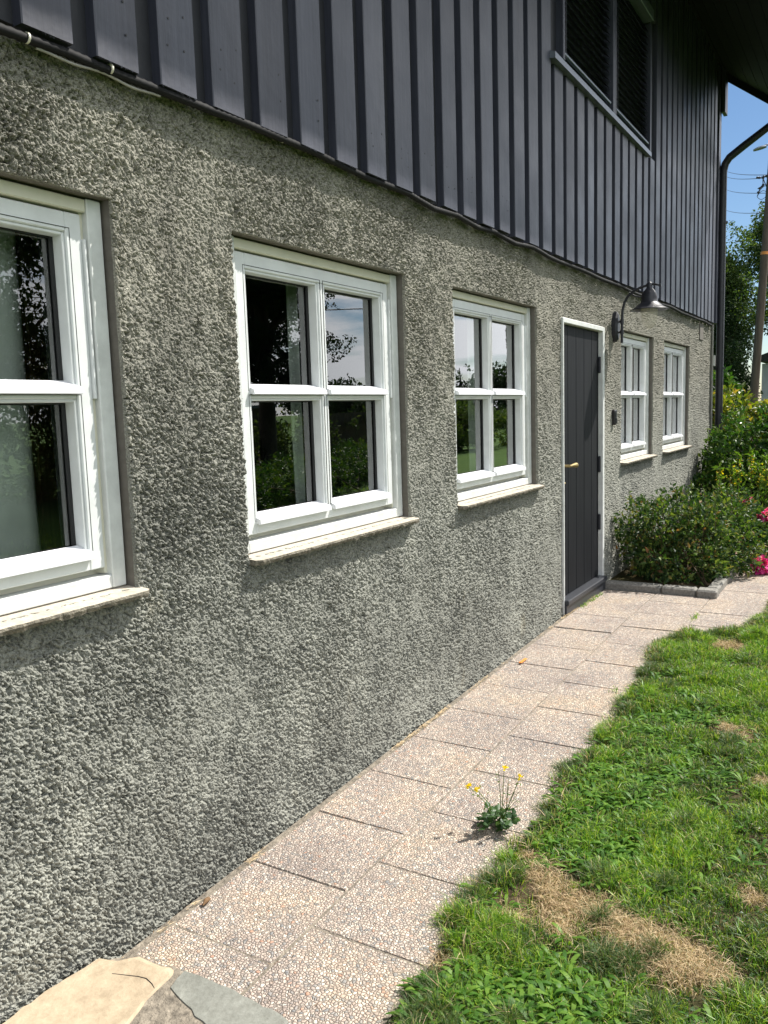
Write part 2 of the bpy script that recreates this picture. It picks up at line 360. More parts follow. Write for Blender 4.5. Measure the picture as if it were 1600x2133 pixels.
def npmesh(name, V, loops, starts, mats, parent=None, midx=None, smooth=False):
    me = bpy.data.meshes.new(name); V = np.asarray(V, np.float32).reshape(-1, 3)
    me.vertices.add(len(V)); me.vertices.foreach_set('co', V.ravel())
    loops = np.asarray(loops, np.int32).ravel(); starts = np.asarray(starts, np.int32)
    me.loops.add(len(loops)); me.loops.foreach_set('vertex_index', loops)
    me.polygons.add(len(starts)); me.polygons.foreach_set('loop_start', starts)
    for m in (mats if isinstance(mats, (list, tuple)) else [mats]): me.materials.append(m)
    if midx is not None: me.polygons.foreach_set('material_index', np.asarray(midx, np.int32))
    me.polygons.foreach_set('use_smooth', np.full(len(starts), smooth))
    me.update(calc_edges=True); return link(name, me, parent)
def vnoise(u, v, seed):
    g = np.random.default_rng(seed).random((256, 256))*2-1
    ui = np.floor(u).astype(int); vi = np.floor(v).astype(int); fu = u-ui; fv = v-vi
    fu = fu*fu*(3-2*fu); fv = fv*fv*(3-2*fv)
    a = g[ui % 256, vi % 256]; b = g[(ui+1) % 256, vi % 256]; c = g[ui % 256, (vi+1) % 256]; d = g[(ui+1) % 256, (vi+1) % 256]
    return (a*(1-fu)+b*fu)*(1-fv)+(c*(1-fu)+d*fu)*fv
def zg(x): return .027*(np.clip(x, 0, 5.2)-1.5)

# ================================================================= SETTING: ground
gm = MB(); xs = [-60, -5, 0, 1.5, 5.2, 30, 700]
for i in range(len(xs)-1):
    a, b = xs[i], xs[i+1]; za, zb = float(zg(a))-.035, float(zg(b))-.035
    gm.add([(a, -700, za), (b, -700, zb), (b, 700, zb), (a, 700, za)], [(0, 1, 2, 3)])
tag(gm.build('ground', MT['turf']), kind='structure', label='open ground round the house', cat='ground')

# paved path
pm_ = MB(); pr = random.Random(3)
def slab(x0, x1, y0, y1):
    g = .0020; z = float(zg((x0+x1)/2)) + pr.uniform(-.0018, .0018); t0, t1 = pr.uniform(-.0015, .0015), pr.uniform(-.0015, .0015)
    s = .0135*(x1-x0) if x1 < 5.3 else 0; b = .003
    X = (x0+g, x1-g); Y = (y0+g, y1-g)
    top = [(X[0]+b, Y[0]+b, z-s+t0), (X[1]-b, Y[0]+b, z+s+t1), (X[1]-b, Y[1]-b, z+s-t0), (X[0]+b, Y[1]-b, z-s-t1)]
    mid = [(X[0], Y[0], z-s-.005), (X[1], Y[0], z+s-.005), (X[1], Y[1], z+s-.005), (X[0], Y[1], z-s-.005)]
    bot = [(x, y, zz-.04) for x, y, zz in mid]
    pm_.add(top+mid+bot, [(0, 1, 2, 3)] + [(4+i, 4+(i+1) % 4, (i+1) % 4, i) for i in range(4)] + [(8+i, 8+(i+1) % 4, 4+(i+1) % 4, 4+i) for i in range(4)])
P_ = .373
_jx = [0, 1.5, 5.2, 6.3, 11]
for a, b_ in zip(_jx[:-1], _jx[1:]): pm_.add([(a, -1.8, float(zg(a))-.0032), (b_, -1.8, float(zg(b_))-.0032), (b_, -.01, float(zg(b_))-.0032), (a, -.01, float(zg(a))-.0032)] if b_ > 5.3 else [(a, -.80, float(zg(a))-.0032), (b_, -.80, float(zg(b_))-.0032), (b_, -.01, float(zg(b_))-.0032), (a, -.01, float(zg(a))-.0032)], [(0, 1, 2, 3)], 1)
for k in range(-4, 20):
    x0 = 1.617+P_*k; x1 = x0+P_
    if x0 < 6.1 or x0 > 99: slab(x0, min(x1, 6.15), -.412, -.036)
    for j in range(1, 5):
        y1 = -.036-.379*j; y0 = y1-.379; xo = x0 + (P_/2 if j % 2 else 0)
        if j == 1: 
            if xo < 6.0: slab(xo, xo+P_, y0, y1)
        elif xo > 4.9: slab(xo, xo+P_, y0, y1)
tag(pm_.build('path', [MT['pebble'], MT['mortar']]), kind='structure', label='pinkish pebble paving slabs laid along the wall', cat='path')

# lawn surface: gently humped turf base
def edge(x):
    x = np.asarray(x, float)
    e = np.interp(x, [0, 1.45, 1.8, 2.1, 2.35, 2.6, 3.1, 3.4, 4.15, 4.5, 4.75, 5.1, 5.2, 5.5, 6.0, 6.8, 8, 12],
                     [-.9, -.84, -.80, -.745, -.78, -.80, -.75, -.78, -.745, -.76, -.69, -.76, -1.05, -1.16, -1.22, -1.22, -1.30, -1.3])
    return e + .030*vnoise(x*8, x*0+3.3, 5)+.020*vnoise(x*27, x*0+1.3, 6)
nx, ny = 260, 90
gx = np.concatenate([np.linspace(.2, 9, 220), np.linspace(9.3, 60, 40)]); gt = np.linspace(0, 1, ny)**2.2
GX, GT = np.meshgrid(gx, gt, indexing='ij'); GE = edge(GX); GY = GE - GT*(30)
def lawnz(x, y):
    d = np.clip((edge(x)-y)/.06, 0, 1)
    return zg(x) - .02 + .026*d + .012*vnoise(x*6, y*6, 21)*d + .006*vnoise(x*20, y*20, 22)*d
GZ = lawnz(GX, GY)
V = np.stack([GX, GY, GZ], -1); I = np.arange(nx*ny).reshape(nx, ny)
Q = np.stack([I[:-1, :-1], I[:-1, 1:], I[1:, 1:], I[1:, :-1]], -1).reshape(-1, 4)
tag(npmesh('lawn', V, Q, np.arange(len(Q))*4, MT['turf'], smooth=True), kind='structure', label='turf surface of the lawn beside the path', cat='lawn')

# ================================================================= HOUSE
house = empty('house', (5, 0, 0), 'house with grey roughcast ground floor and black boarded upper storey', 'house')
OPEN = [(.50, 1.606, 1.03, 2.098), (2.088, 3.206, 1.03, 2.096), (3.682, 4.816, 1.03, 2.10), (6.702, 7.80, 1.035, 2.098), (8.22, 9.45, 1.035, 2.10)]
DOOR = (5.262, 6.205, -.08, 2.075)
allop = OPEN+[DOOR]
XEND = 10.86
def grid_lines(brk, step):
    out = []
    for a, b in zip(brk[:-1], brk[1:]):
        x = a
        pts = [a]
        while x < b:
            x += step(x); pts.append(x)
        pts = np.array(pts); pts = a + (pts-a)*(b-a)/(pts[-1]-a); out += list(pts[:-1])
    out.append(brk[-1]); return np.array(out)
bx = sorted(set([-1.0, 1.04, XEND] + [v for o in allop for v in o[:2] if v > -1]))
LX = grid_lines(bx, lambda x: .05 if x < 1.03 else max(.0022, .00060*(x*x+3.24)*.68))
LZ = grid_lines([-.08, 1.03, 1.035, 2.075, 2.096, 2.098, 2.10, 2.50], lambda z: .00235)
LZ = np.array(LZ); NX, NZ = len(LX), len(LZ)
XX, ZZ = np.meshgrid(LX, LZ, indexing='ij')
def rough_h(x, z):
    # thrown plaster: sharp grains over softer trowel waves
    wx = x + .004*vnoise(x*40, z*40, 31); wz = z + .004*vnoise(x*40, z*40, 32)
    sx_ = wx + .35*wz   # grains thrown slightly askew
    a = vnoise(sx_*270, wz*225, 1); b = vnoise(wx*410+7, wz*400, 2); c = vnoise(sx_*135, wz*108, 3); d = vnoise(x*6, z*5, 4); e = vnoise(x*1.6, z*1.6, 8); f_ = vnoise(x*24, z*19, 9)
    k = np.clip(.95+.35*e+.25*d+.35*f_, .5, 1.5)
    far = np.clip(1-(x-4.2)/4.5, .5, 1)      # the mesh is coarser far away: leave the finest grain to the material there
    pits = -np.clip(-(a+.8*c), .15, 9)+.15
    g = np.where(a > 0, a**.8, a)
    return (.0028*g*far + .0016*b*far + .0034*c*(.4+.6*far) + (.0074*pits*far))*k + .0026*f_ + .003*d + .005*e
H = rough_h(XX, ZZ)
JX = .0015*vnoise(XX*90, ZZ*90, 12); JZ = .002*vnoise(XX*90, ZZ*90, 13)
# a hairline crack below the second window
inop = np.zeros((NX-1, NZ-1), bool)
cx = (LX[:-1]+LX[1:])/2; cz = (LZ[:-1]+LZ[1:])/2
for o in allop: inop |= (cx[:, None] > o[0]) & (cx[:, None] < o[1]) & (cz[None, :] > o[2]) & (cz[None, :] < o[3])
V = np.stack([XX+JX, -H, ZZ+JZ], -1).reshape(-1, 3)
I = np.arange(NX*NZ).reshape(NX, NZ)
Q = np.stack([I[:-1, :-1], I[1:, :-1], I[1:, 1:], I[:-1, 1:]], -1)[~inop]
VL = [V]; QL = [Q.reshape(-1, 4)]; ML = [np.zeros(len(Q), int)]; off = len(V)
for (a, b, c, d) in allop:
    ia, ib = np.argmin(abs(LX-a)), np.argmin(abs(LX-b)); ja, jb = np.argmin(abs(LZ-c)), np.argmin(abs(LZ-d))
    loop = np.concatenate([I[ia, ja:jb], I[ia:ib, jb], I[ib, ja:jb+1][::-1][:-1], I[ia:ib+1, ja][::-1]])
    fr = V[loop]; bk = fr.copy(); bk[:, 1] = .16
    # rear edge is straight
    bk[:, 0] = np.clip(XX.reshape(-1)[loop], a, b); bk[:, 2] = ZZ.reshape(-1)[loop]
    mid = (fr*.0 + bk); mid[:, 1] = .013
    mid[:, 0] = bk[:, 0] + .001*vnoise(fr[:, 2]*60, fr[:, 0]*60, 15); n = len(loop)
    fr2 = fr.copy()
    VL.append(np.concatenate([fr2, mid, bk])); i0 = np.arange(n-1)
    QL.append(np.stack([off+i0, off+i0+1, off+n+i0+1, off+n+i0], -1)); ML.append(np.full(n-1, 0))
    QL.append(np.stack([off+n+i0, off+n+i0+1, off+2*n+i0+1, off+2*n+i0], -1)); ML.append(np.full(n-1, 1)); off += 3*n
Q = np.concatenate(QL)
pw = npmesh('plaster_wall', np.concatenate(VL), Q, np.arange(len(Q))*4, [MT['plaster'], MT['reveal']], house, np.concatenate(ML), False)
pw['label'] = 'grey green roughcast render of the ground floor'

# side, back and inner walls so the house is a closed volume
ow = MB()
ow.box(XEND-.02, XEND, .012, 8, -.1, 2.5)
ow.box(-1.3, -1.0, 0, 8, -.1, 2.5); ow.box(-1, XEND-.02, 7.8, 8, -.1, 2.5)
ow.build('outer_wall', MT['plaster'], house)
rm = MB()
rm.box(-.98, XEND-.03, 3.6, 3.7, 0, 2.5); rm.box(-.98, XEND-.03, .17, 3.6, 2.42, 2.5); 
for a in (5.0, 6.4): rm.box(a, a+.08, .17, 3.6, 0, 2.42)
rm.build('room_wall', MT['roomwall'], house)
rf = MB(); rf.box(-.98, XEND-.03, .17, 3.6, .0, .06); rf.build('room_floor', MT['roomfloor'], house)
pp = MB()
for k in range(12): pp.box(1.86, 1.885, .18+k*.142, .18+k*.142+.139, .06, 2.42, b=.004)
pp.build('pine_panel', MT['pine'], house)

# ---- windows
def make_sill(x0, x1, z, par):
    n = 60; x0 -= .0; x1 += .012; xs = np.linspace(x0, x1, n); b = MB(); rr = random.Random(int(x0*100)); vs = []
    for i, x in enumerate(xs):
        cut = max(0, .02-(x-x0))*.9 + max(0, .016-(x1-x))*.9
        yf = -.046+cut+rr.uniform(-.002, .002); t = z+.0; 
        vs += [(x, .06, t+.004), (x, yf, t-.004), (x, yf-.003+rr.uniform(-.002, .003), t-.011), (x, yf+.004+rr.uniform(-.003, .003), t-.023+rr.uniform(-.002, .003)), (x, .06, t-.027)]
    for i in range(n-1):
        a = i*5
        b.add([vs[a], vs[a+1], vs[a+6], vs[a+5]], [(0, 1, 2, 3)], 0)
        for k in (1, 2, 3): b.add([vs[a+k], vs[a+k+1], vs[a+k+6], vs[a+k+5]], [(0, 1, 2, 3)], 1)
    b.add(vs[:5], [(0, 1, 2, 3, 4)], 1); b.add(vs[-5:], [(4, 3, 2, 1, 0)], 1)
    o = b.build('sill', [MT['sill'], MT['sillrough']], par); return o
def window(o, label):
    x0, x1, z0, z1 = o; fb = MB(); F = .038; fw = .054
    zb = z0+.006
    fb.box(x0+.002, x0+fw, F, .15, zb, z1-.004, b=.003); fb.box(x1-fw, x1-.006, F, .15, zb, z1-.004, b=.003)
    fb.box(x0+fw, x1-fw, F+.004, .15, z1-.040, z1-.006, 1, b=.003); fb.box(x0+fw, x1-fw, F+.002, .15, zb, zb+.038, b=.003); fb.box(x0+fw, x1-fw, F+.06, .15, zb+.038, zb+.07, 1)
    w = fb.build('window', [MT['white2'], MT['cream']], house); w['label'] = label
    zm = (z0+z1)/2
    for (p, q) in ((x0+fw, x0+fw+.010), (x1-fw-.010, x1-fw)):
        jb = MB(); jb.box(p, q, F+.022, .14, zb+.042, z1-.040); jb.build('jamb_lining', MT['cream'], w)
    for (p, q) in ((x0+fw+.003, x0+fw+.012), (x1-fw-.012, x1-fw-.003)):
        jb = MB(); jb.box(p, q, F+.006, F+.020, zm, z1-.11, b=.002); jb.build('guide_strip', MT['white'], w)
    sb = MB(); a0, a1 = x0+fw+.012, x1-fw-.012; b0, b1 = zb+.060, z1-.046; yf = .052; yb = .115; sw = .050
    sb.box(a0, a0+sw, yf, yb, b0, b1, b=.003); sb.box(a1-sw, a1, yf, yb, b0, b1, b=.003)
    sb.box(a0+sw, a1-sw, yf+.0005, yb, b1-.052, b1, b=.003); sb.box(a0+sw, a1-sw, yf+.0005, yb, b0, b0+.056, b=.003)
    c = (a0+a1)/2; zc = 1.585
    sb.box(c-.020, c+.020, yf+.001, yb, b0+.056, b1-.052, b=.003)
    for (p, q) in ((a0+sw, c-.020), (c+.020, a1-sw)):
        sb.box(p, q, yf+.003, yb, zc-.020, zc+.016, b=.003)
        # glazing beads
        for (g0, g1) in ((b0+.056, zc-.020), (zc+.016, b1-.052)):
            sb.box(p, p+.009, yf+.006, .098, g0, g1, b=.002); sb.box(q-.009, q, yf+.006, .098, g0, g1, b=.002); sb.box(p+.009, q-.009, yf+.006, .098, g1-.009, g1, b=.002)
    sb.build('sash', MT['white'], w)
    for (p, q) in ((a0+sw-.004, c-.014), (c+.014, a1-sw+.004)):
        for zz, pr_ in ((zc+.014, .030), (b0+.054, .030)):
            lb = MB()
            vs = [(p, .088, zz+.016), (q, .088, zz+.016), (q, yf-pr_+.012, zz-.004), (p, yf-pr_+.012, zz-.004), (p, yf-pr_+.010, zz-.020), (q, yf-pr_+.010, zz-.020), (q, yf-pr_+.016, zz-.022), (p, yf-pr_+.016, zz-.022), (p, .088, zz-.006), (q, .088, zz-.006)]
            lb.add(vs, [(0, 3, 2, 1), (3, 4, 5, 2), (4, 7, 6, 5), (7, 8, 9, 6), (0, 8, 7, 4, 3), (1, 2, 5, 6, 9)])
            lb.build('weather_bar', MT['alu'], w)
    gb = MB(); kb = MB(); yg = .100
    for (p, q) in ((a0+sw, c-.020), (c+.020, a1-sw)):
        for (g0, g1) in ((b0+.056, zc-.020), (zc+.016, b1-.052)):
            gb.add([(p, yg, g0), (q, yg, g0), (q, yg, g1), (p, yg, g1)], [(0, 1, 2, 3)])
            kb.box(q-.022, q-.009, .094, .0975, g0+.008, g1-.009); kb.box(p+.009, q-.022, .094, .0975, g1-.014, g1-.009)
            e0, e1, h0, h1 = p-.012, q+.012, g0-.012, g1+.012; yy = yf-.0006
            for bb_ in ((e0, e0+.0018, h0, h1), (e1-.0018, e1, h0, h1), (e0, e1, h1-.0018, h1)): kb.box(bb_[0], bb_[1], yy, yf+.004, bb_[2], bb_[3])
            kb.box(q-.026, q, .105, .135, g0, g1); kb.box(p, p+.02, .105, .135, g0, g1)
    gb.build('pane', MT['glass'], w); kb.build('gasket', MT['gasket'], w)
    make_sill(x0, x1, z0, w)
    return w
WL = ['nearest window, cut by the left edge of the view', 'second window with a white curtain behind its left panes', 'third window, just left of the dark door', 'window right of the door behind the wall lamp', 'farthest window near the house corner']
for o, l in zip(OPEN, WL): window(o, l)

# ---- curtains (hang inside, things of their own)
def curtain(x0, x1, z0, z1, y, label, folds=5, amp=.02, flare=0):
    n, m = 60, 12; V = []
    for j in range(m+1):
        t = j/m
        for i in range(n+1):
            s = i/n; x = x0+(x1-x0)*s + flare*(1-t)*(s-.5)*.3 + (1-t)*flare*.2
            V.append((x, y+amp*math.sin(s*folds*2*math.pi+.6*math.sin(t*3))*(.6+.4*(1-t)), z0+(z1-z0)*t))
    I = np.arange((n+1)*(m+1)).reshape(m+1, n+1)
    Q = np.stack([I[:-1, :-1], I[:-1, 1:], I[1:, 1:], I[1:, :-1]], -1).reshape(-1, 4)
    o = npmesh('curtain', V, Q, np.arange(len(Q))*4, MT['curtain'], smooth=True)
    mo = o.modifiers.new('cloth', 'SOLIDIFY'); mo.thickness = .003
    return tag(o, label, 'curtain', 'curtains behind the windows')
curtain(.75, 1.50, 1.0, 2.2, .27, 'pale curtain behind the nearest window, left of the pine panel', 5, .018)
curtain(2.72, 2.93, .95, 2.2, .27, 'white curtain hanging behind the left panes of the second window', 3, .018, .12)
curtain(3.32, 3.44, .95, 2.2, .27, 'narrow curtain at the right edge of the second window', 2, .015)
curtain(4.42, 4.62, .95, 2.2, .27, 'white curtain in the middle of the third window', 3, .015, .1)
curtain(7.55, 7.85, .95, 2.2, .27, 'pale curtain in the middle of the window behind the lamp', 4, .02)
curtain(8.22, 8.40, .95, 2.2, .27, 'pale curtain at the right edge of the window behind the lamp', 3, .02)
curtain(9.4, 9.7, .95, 2.2, .27, 'pale curtain in the middle of the farthest window', 4, .02)
curtain(10.2, 10.4, .95, 2.2, .27, 'pale curtain at the right edge of the farthest window', 3, .02)

# ---- door
dx0, dx1, dz1 = DOOR[0], DOOR[1], DOOR[3]
fb = MB(); fb.box(dx0-.004, dx0+.014, -.014, .09, .10, dz1, b=.003); fb.box(dx1-.040, dx1+.003, -.012, .09, .14, dz1, b=.004); fb.box(dx0+.014, dx1-.040, -.012, .09, dz1-.032, dz1+.002, b=.004)
db = MB(); pl = [5.277, 5.385, 5.55, 5.785, 6.012, 6.164]
pl = [5.277, 5.386, 5.556, 5.786, 6.012, 6.164]
pl = [dx0+.016, 5.38, 5.55, 5.783, 6.011, dx1-.041]
pl = [dx0+.016] + [dx0+.016+(dx1-.041-dx0-.016)*k/5 for k in range(1, 6)]
for a, b in zip(pl[:-1], pl[1:]): db.box(a+.0012, b-.0012, .022, .06, .205, dz1-.036, b=.004)
door = db.build('door', MT['door'], house); door['label'] = 'dark grey plank door with brass handle'
fo = fb.build('door_frame', MT['white2'], door)
for z in (.62, 1.06, 1.80): hb = MB(); hb.box(dx1-.058, dx1-.036, .004, .022, z-.06, z+.06, b=.004); hb.build('hinge', MT['iron'], door)
h = MB(); hx, hz = dx0+.075, 1.105
h.tube([(hx, .022, hz), (hx, .014, hz)], .026, 20); h.tube([(hx, .014, hz), (hx, -.03, hz)], .009, 12)
h.tube([(hx-.006, -.032, hz), (hx+.02, -.034, hz), (hx+.04, -.034, hz+.001), (hx+.052, -.034, hz), (hx+.075, -.034, hz), (hx+.10, -.034, hz), (hx+.12, -.034, hz-.002), (hx+.128, -.034, hz-.002)], [.008, .009, .008, .013, .011, .016, .017, .006], 14)
h.build('handle', MT['brass'], door)
kh = MB(); kh.tube([(hx, .022, hz-.115), (hx, .012, hz-.115)], .020, 20); kh.tube([(hx, .012, hz-.115), (hx, .004, hz-.12)], .008, 10); kh.build('keyhole_plate', MT['brass'], door)
ds = MB(); ds.box(dx0+.002, dx1-.02, -.03, .10, .03, .168, b=.004); ds.box(dx0+.002, dx1-.03, -.045, .10, .168, .203, b=.005)
ds.build('door_sill', MT['doorsill'], door)
dl = MB(); dl.box(dx0-.2, dx1+.2, .07, .16, -.05, 2.3); dl.build('door_lining', MT['soffit'], door)

# ---- cladding
TOP = 5.6; ZB = 2.432; OUT = -.050; INN = -.016
U0, U1, UZ0, UZ1 = 5.14, 7.42, 3.57, 4.62
cb = MB(); rc = random.Random(5)
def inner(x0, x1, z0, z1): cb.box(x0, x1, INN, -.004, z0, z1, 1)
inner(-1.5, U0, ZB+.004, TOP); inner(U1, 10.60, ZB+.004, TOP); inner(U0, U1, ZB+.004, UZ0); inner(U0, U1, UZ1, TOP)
def board(x0, x1, z0, z1, mark=True):
    # rough sawn lower end, slight bow and grooves
    n = 6; jag = z0 < ZB+.05; w = (x1-x0)
    rot = rc.uniform(-.0015, .0015); zz = z0+(rc.uniform(-.003, .003) if jag else 0)
    y0 = OUT+rot; y1 = OUT-rot
    vs = [(x0, -.012, zz), (x0, y0+.003, zz), (x0+.003, y0, zz), (x1-.003, y1, zz), (x1, y1+.003, zz), (x1, -.012, zz)]
    top = [(x, y, z1) for x, y, z in vs]
    cb.add(vs+top, [(i, i+1, i+7, i+6)[::-1] for i in range(5)] + [(0, 1, 2, 3, 4, 5)], 0)
    if mark and jag:
        for sx in (.3, .72):
            for q in (.10+rc.uniform(-.02, .02), .16+rc.uniform(-.01, .05)):
                if rc.random() < .65:
                    c = (x0+w*sx+rc.uniform(-.012, .012), y0-.0008, z0+q)
                    cb.tube([(c[0], c[1]+.001, c[2]), (c[0], c[1], c[2])], .0035, 8, 2)
    if jag:   # splinters at the cut end
        for _ in range(int(14 if x0 < 3 else 5)):
            px = rc.uniform(x0, x1); ll = rc.uniform(.002, .007)
            cb.add([(px-.0015, y0+.001, zz+.001), (px+.0015, y0+.001, zz+.001), (px, y0+.002, zz-ll)], [(0, 1, 2)], 0)
for i in range(-12, 45):
    xl = 1.331+.2172*i + (rc.uniform(-.004, .004)); xr = xl+.143
    if xr > 10.66: break
    if xr > U0-.02 and xl < U1+.02:
        board(xl, xr, ZB, UZ0-.005); board(xl, xr, UZ1+.06, TOP)
    else: board(xl, xr, ZB, TOP)
cb.box(10.70, 10.84, -.058, .0, ZB, TOP, 0, b=.003)
cb.box(10.60, 10.70, INN, -.004, ZB, TOP, 1)
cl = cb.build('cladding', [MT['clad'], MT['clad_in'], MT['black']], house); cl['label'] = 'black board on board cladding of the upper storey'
gc = MB(); gc.box(10.78, 10.80, .0, 8, ZB, 7.5); gc.box(-1.5, -1.3, 0, 8, ZB, 7.5); gc.box(-1.3, 10.78, 7.8, 8, ZB, 5.6)
gc.build('gable_wall', MT['clad'], house)
fl = MB(); fl.box(-1.3, 10.78, .035, 7.8, 2.50, 2.53); fl.box(-1.3, 10.78, .033, .05, 2.53, TOP) ; fl.build('floor_slab', MT['soffit'], house)

# ---- upper window with outside blinds
uf = MB()
uf.box(U0, U0+.035, -.064, .03, UZ0+.03, UZ1, b=.003); uf.box(U1-.04, U1, -.054, .03, UZ0+.03, UZ1, b=.003); uf.box(6.26, 6.345, -.056, .03, UZ0+.03, UZ1, b=.003)
uf.box(U0+.035, U1-.04, .026, .03, UZ0, UZ1, 0)
uw = uf.build('window', MT['clad'], house); uw['label'] = 'upper floor double window with dark outside blinds'
for a, b in ((U0+.05, 6.25), (6.355, U1-.05)):
    bl = MB(); z = UZ0+.16
    while z < UZ1-.04:
        bl.add([(a, .010, z+.022), (b, .010, z+.022), (b, -.038, z-.018), (a, -.038, z-.018), (a, .009, z+.0205), (b, .009, z+.0205), (b, -.039, z-.0195), (a, -.039, z-.0195)],
               [(0, 3, 2, 1), (4, 5, 6, 7), (2, 3, 7, 6), (0, 1, 5, 4), (1, 2, 6, 5), (0, 4, 7, 3)])
        z += .052
    bl.tube([(a+.06, -.044, UZ0+.07), (a+.06, -.044, UZ1)], .0022, 6)
    o = bl.build('blind', MT['blind'], uw)
    br = MB(); br.box(a+.03, b-.02, -.048, -.026, UZ0+.085, UZ0+.100, b=.002); br.build('bottom_rail', MT['steel'], uw)
sb = MB(); sb.add([(4.93, .0, UZ0+.03), (7.30, .0, UZ0+.03), (7.30, -.085, UZ0+.0), (4.93, -.085, UZ0+.0), (4.93, -.085, UZ0-.035), (7.30, -.085, UZ0-.035), (4.93, -.02, UZ0-.03), (7.30, -.02, UZ0-.03)],
    [(0, 3, 2, 1), (3, 4, 5, 2), (4, 6, 7, 5), (0, 6, 4, 3), (1, 2, 5, 7), (0, 1, 7, 6)])
sb.build('sill', MT['steel'], uw)
hd = MB(); hd.box(5.05, 7.34, -.085, .0, UZ1-.01, UZ1+.075, b=.003); hd.build('head_flashing', MT['steel'], uw)

# ---- roof overhang
YE = -.93; SL = .77
def zr(y): return 5.36-SL*(abs(y)-.06) if y < 0 else 5.36+SL*(y+.06)
rb = MB(); x0r, x1r = -1.8, 10.93
def rslab(ya, yb, za, zb, th, xa, xb, mi=0):
    rb.add([(xa, ya, za), (xb, ya, za), (xb, yb, zb), (xa, yb, zb), (xa, ya, za+th), (xb, ya, za+th), (xb, yb, zb+th), (xa, yb, zb+th)],
           [(0, 3, 2, 1), (4, 5, 6, 7), (0, 1, 5, 4), (1, 2, 6, 5), (2, 3, 7, 6), (3, 0, 4, 7)], mi)
n = 8
for k in range(n):   # soffit boards with open joints
    ya = YE+(0+.96)*k/n; yb = YE+(.96)*(k+1)/n-.006
    rslab(ya, yb, zr(min(ya, -1e-6)) if ya < 0 else zr(ya), zr(min(yb, 0)-1e-9), .02, x0r, x1r)
rslab(YE-.01, 4.0, zr(YE-.01)+.025, zr(YE-.01)+.025+SL*(4.0-YE+.01), .16, x0r, x1r)
rslab(4.0, 9.2, zr(YE-.01)+.025+SL*(4.0-YE+.01), zr(YE-.01)+.025+SL*(4.0-YE+.01)-SL*5.2, .16, x0r, x1r)
roof = rb.build('roof', MT['soffit'], house); roof['label'] = 'black stained roof overhang above the upper storey'
bb = MB()
zA = 5.25-SL*(YE-.05+.06)*-1
def barge(y): return 5.275-SL*(-y-.06)
bb.add([(10.93, 0, barge(0)), (10.96, 0, barge(0)), (10.96, YE-.04, barge(YE-.04)), (10.93, YE-.04, barge(YE-.04)),
        (10.93, 0, barge(0)+.34), (10.96, 0, barge(0)+.34), (10.96, YE-.04, barge(YE-.04)+.3), (10.93, YE-.04, barge(YE-.04)+.3)],
       [(0, 3, 2, 1), (4, 5, 6, 7), (0, 1, 5, 4), (1, 2, 6, 5), (2, 3, 7, 6), (3, 0, 4, 7)])
bb.build('bargeboard', MT['soffit'], roof)
eb = MB(); eb.box(10.77, 10.955, -.105, -.062, 4.86, 5.42, b=.004); eb.box(10.85, 10.955, -.062, .25, 4.90, 5.42); eb.build('corner_box', MT['clad'], house)
gt = MB(); n = 12; vs = []; yg, zgut = YE-.075, zr(YE)+.03
for x in (x0r, 11.0):
    for k in range(n+1):
        w = math.pi+math.pi*k/n; vs.append((x, yg+.065*math.cos(w), zgut+.065*math.sin(w)))
gt.add(vs, [(k, k+1, n+2+k, n+1+k) for k in range(n)], 0, True); gt.build('gutter', MT['iron'], house)
dp = MB()
dp.tube([(10.85, yg, zgut-.05), (10.85, yg, zgut-.10), (10.85, yg+.06, zgut-.16), (10.85, -.62, 4.655), (10.85, -.30, 4.455), (10.85, -.15, 4.355), (10.85, -.105, 4.29), (10.85, -.085, 4.2), (10.85, -.085, 3.0), (10.85, -.085, .12)], .044, 16)
for z in (3.62, 1.9): dp.tube([(10.85, -.085, z-.012), (10.85, -.085, z+.012)], .052, 16); dp.box(10.84, 10.86, -.06, .0, z-.01, z+.01); dp.box(10.845, 10.86, -.145, -.13, z-.012, z+.012)
dpo = dp.build('downpipe', MT['iron'], house)

# ================================================================= small things on the wall
# cable bundle
cbx = [-.5, .9, 1.26, 1.46, 1.69, 1.98, 2.49, 2.88, 3.19, 3.42, 3.66, 3.9, 4.12, 4.4, 4.65, 4.92, 5.3, 5.9, 6.6, 7.4, 8.26, 9.2, 10.0, 10.57]
cbz = [2.400, 2.400, 2.396, 2.412, 2.414, 2.413, 2.428, 2.412, 2.421, 2.402, 2.412, 2.398, 2.416, 2.398, 2.411, 2.399, 2.404, 2.398, 2.404, 2.396, 2.402, 2.396, 2.401, 2.398]
cable = empty('cable_conduit', (5, -.04, 2.4), 'black corrugated cable pipe sagging along the foot of the cladding', 'cable pipe')
t = MB(); xs = np.arange(.9, 10.57, .012); zs = np.interp(xs, cbx, cbz)+.006+.003*np.sin(xs*7.0)
xs = np.concatenate([[-.5], xs]); zs = np.concatenate([[2.4], zs])
rs = [.0118+(.0010 if i % 2 else -.0006) for i in range(len(xs))]
t.tube([(x, -.034+.004*math.sin(x*5), z) for x, z in zip(xs, zs)], rs, 10); t.build('pipe', MT['blackpipe'], cable)
wc = MB(); xs = np.linspace(1.38, 1.78, 24); wc.tube([(x, -.028, float(np.interp(x, cbx, cbz))-.008-.008*math.sin((x-1.38)/.4*math.pi*2)**2) for x in xs], .0036, 8)
wc.build('white_cable', MT['conduit'], cable)
k_r = .0132
for x in (1.352, 1.60, 2.33):
    k = MB(); z = float(np.interp(x, cbx, cbz)); z += .006; k.tube([(x-.0025, -.034, z), (x+.0025, -.034, z)], k_r, 12); k.build('clip', MT['cream'], cable)
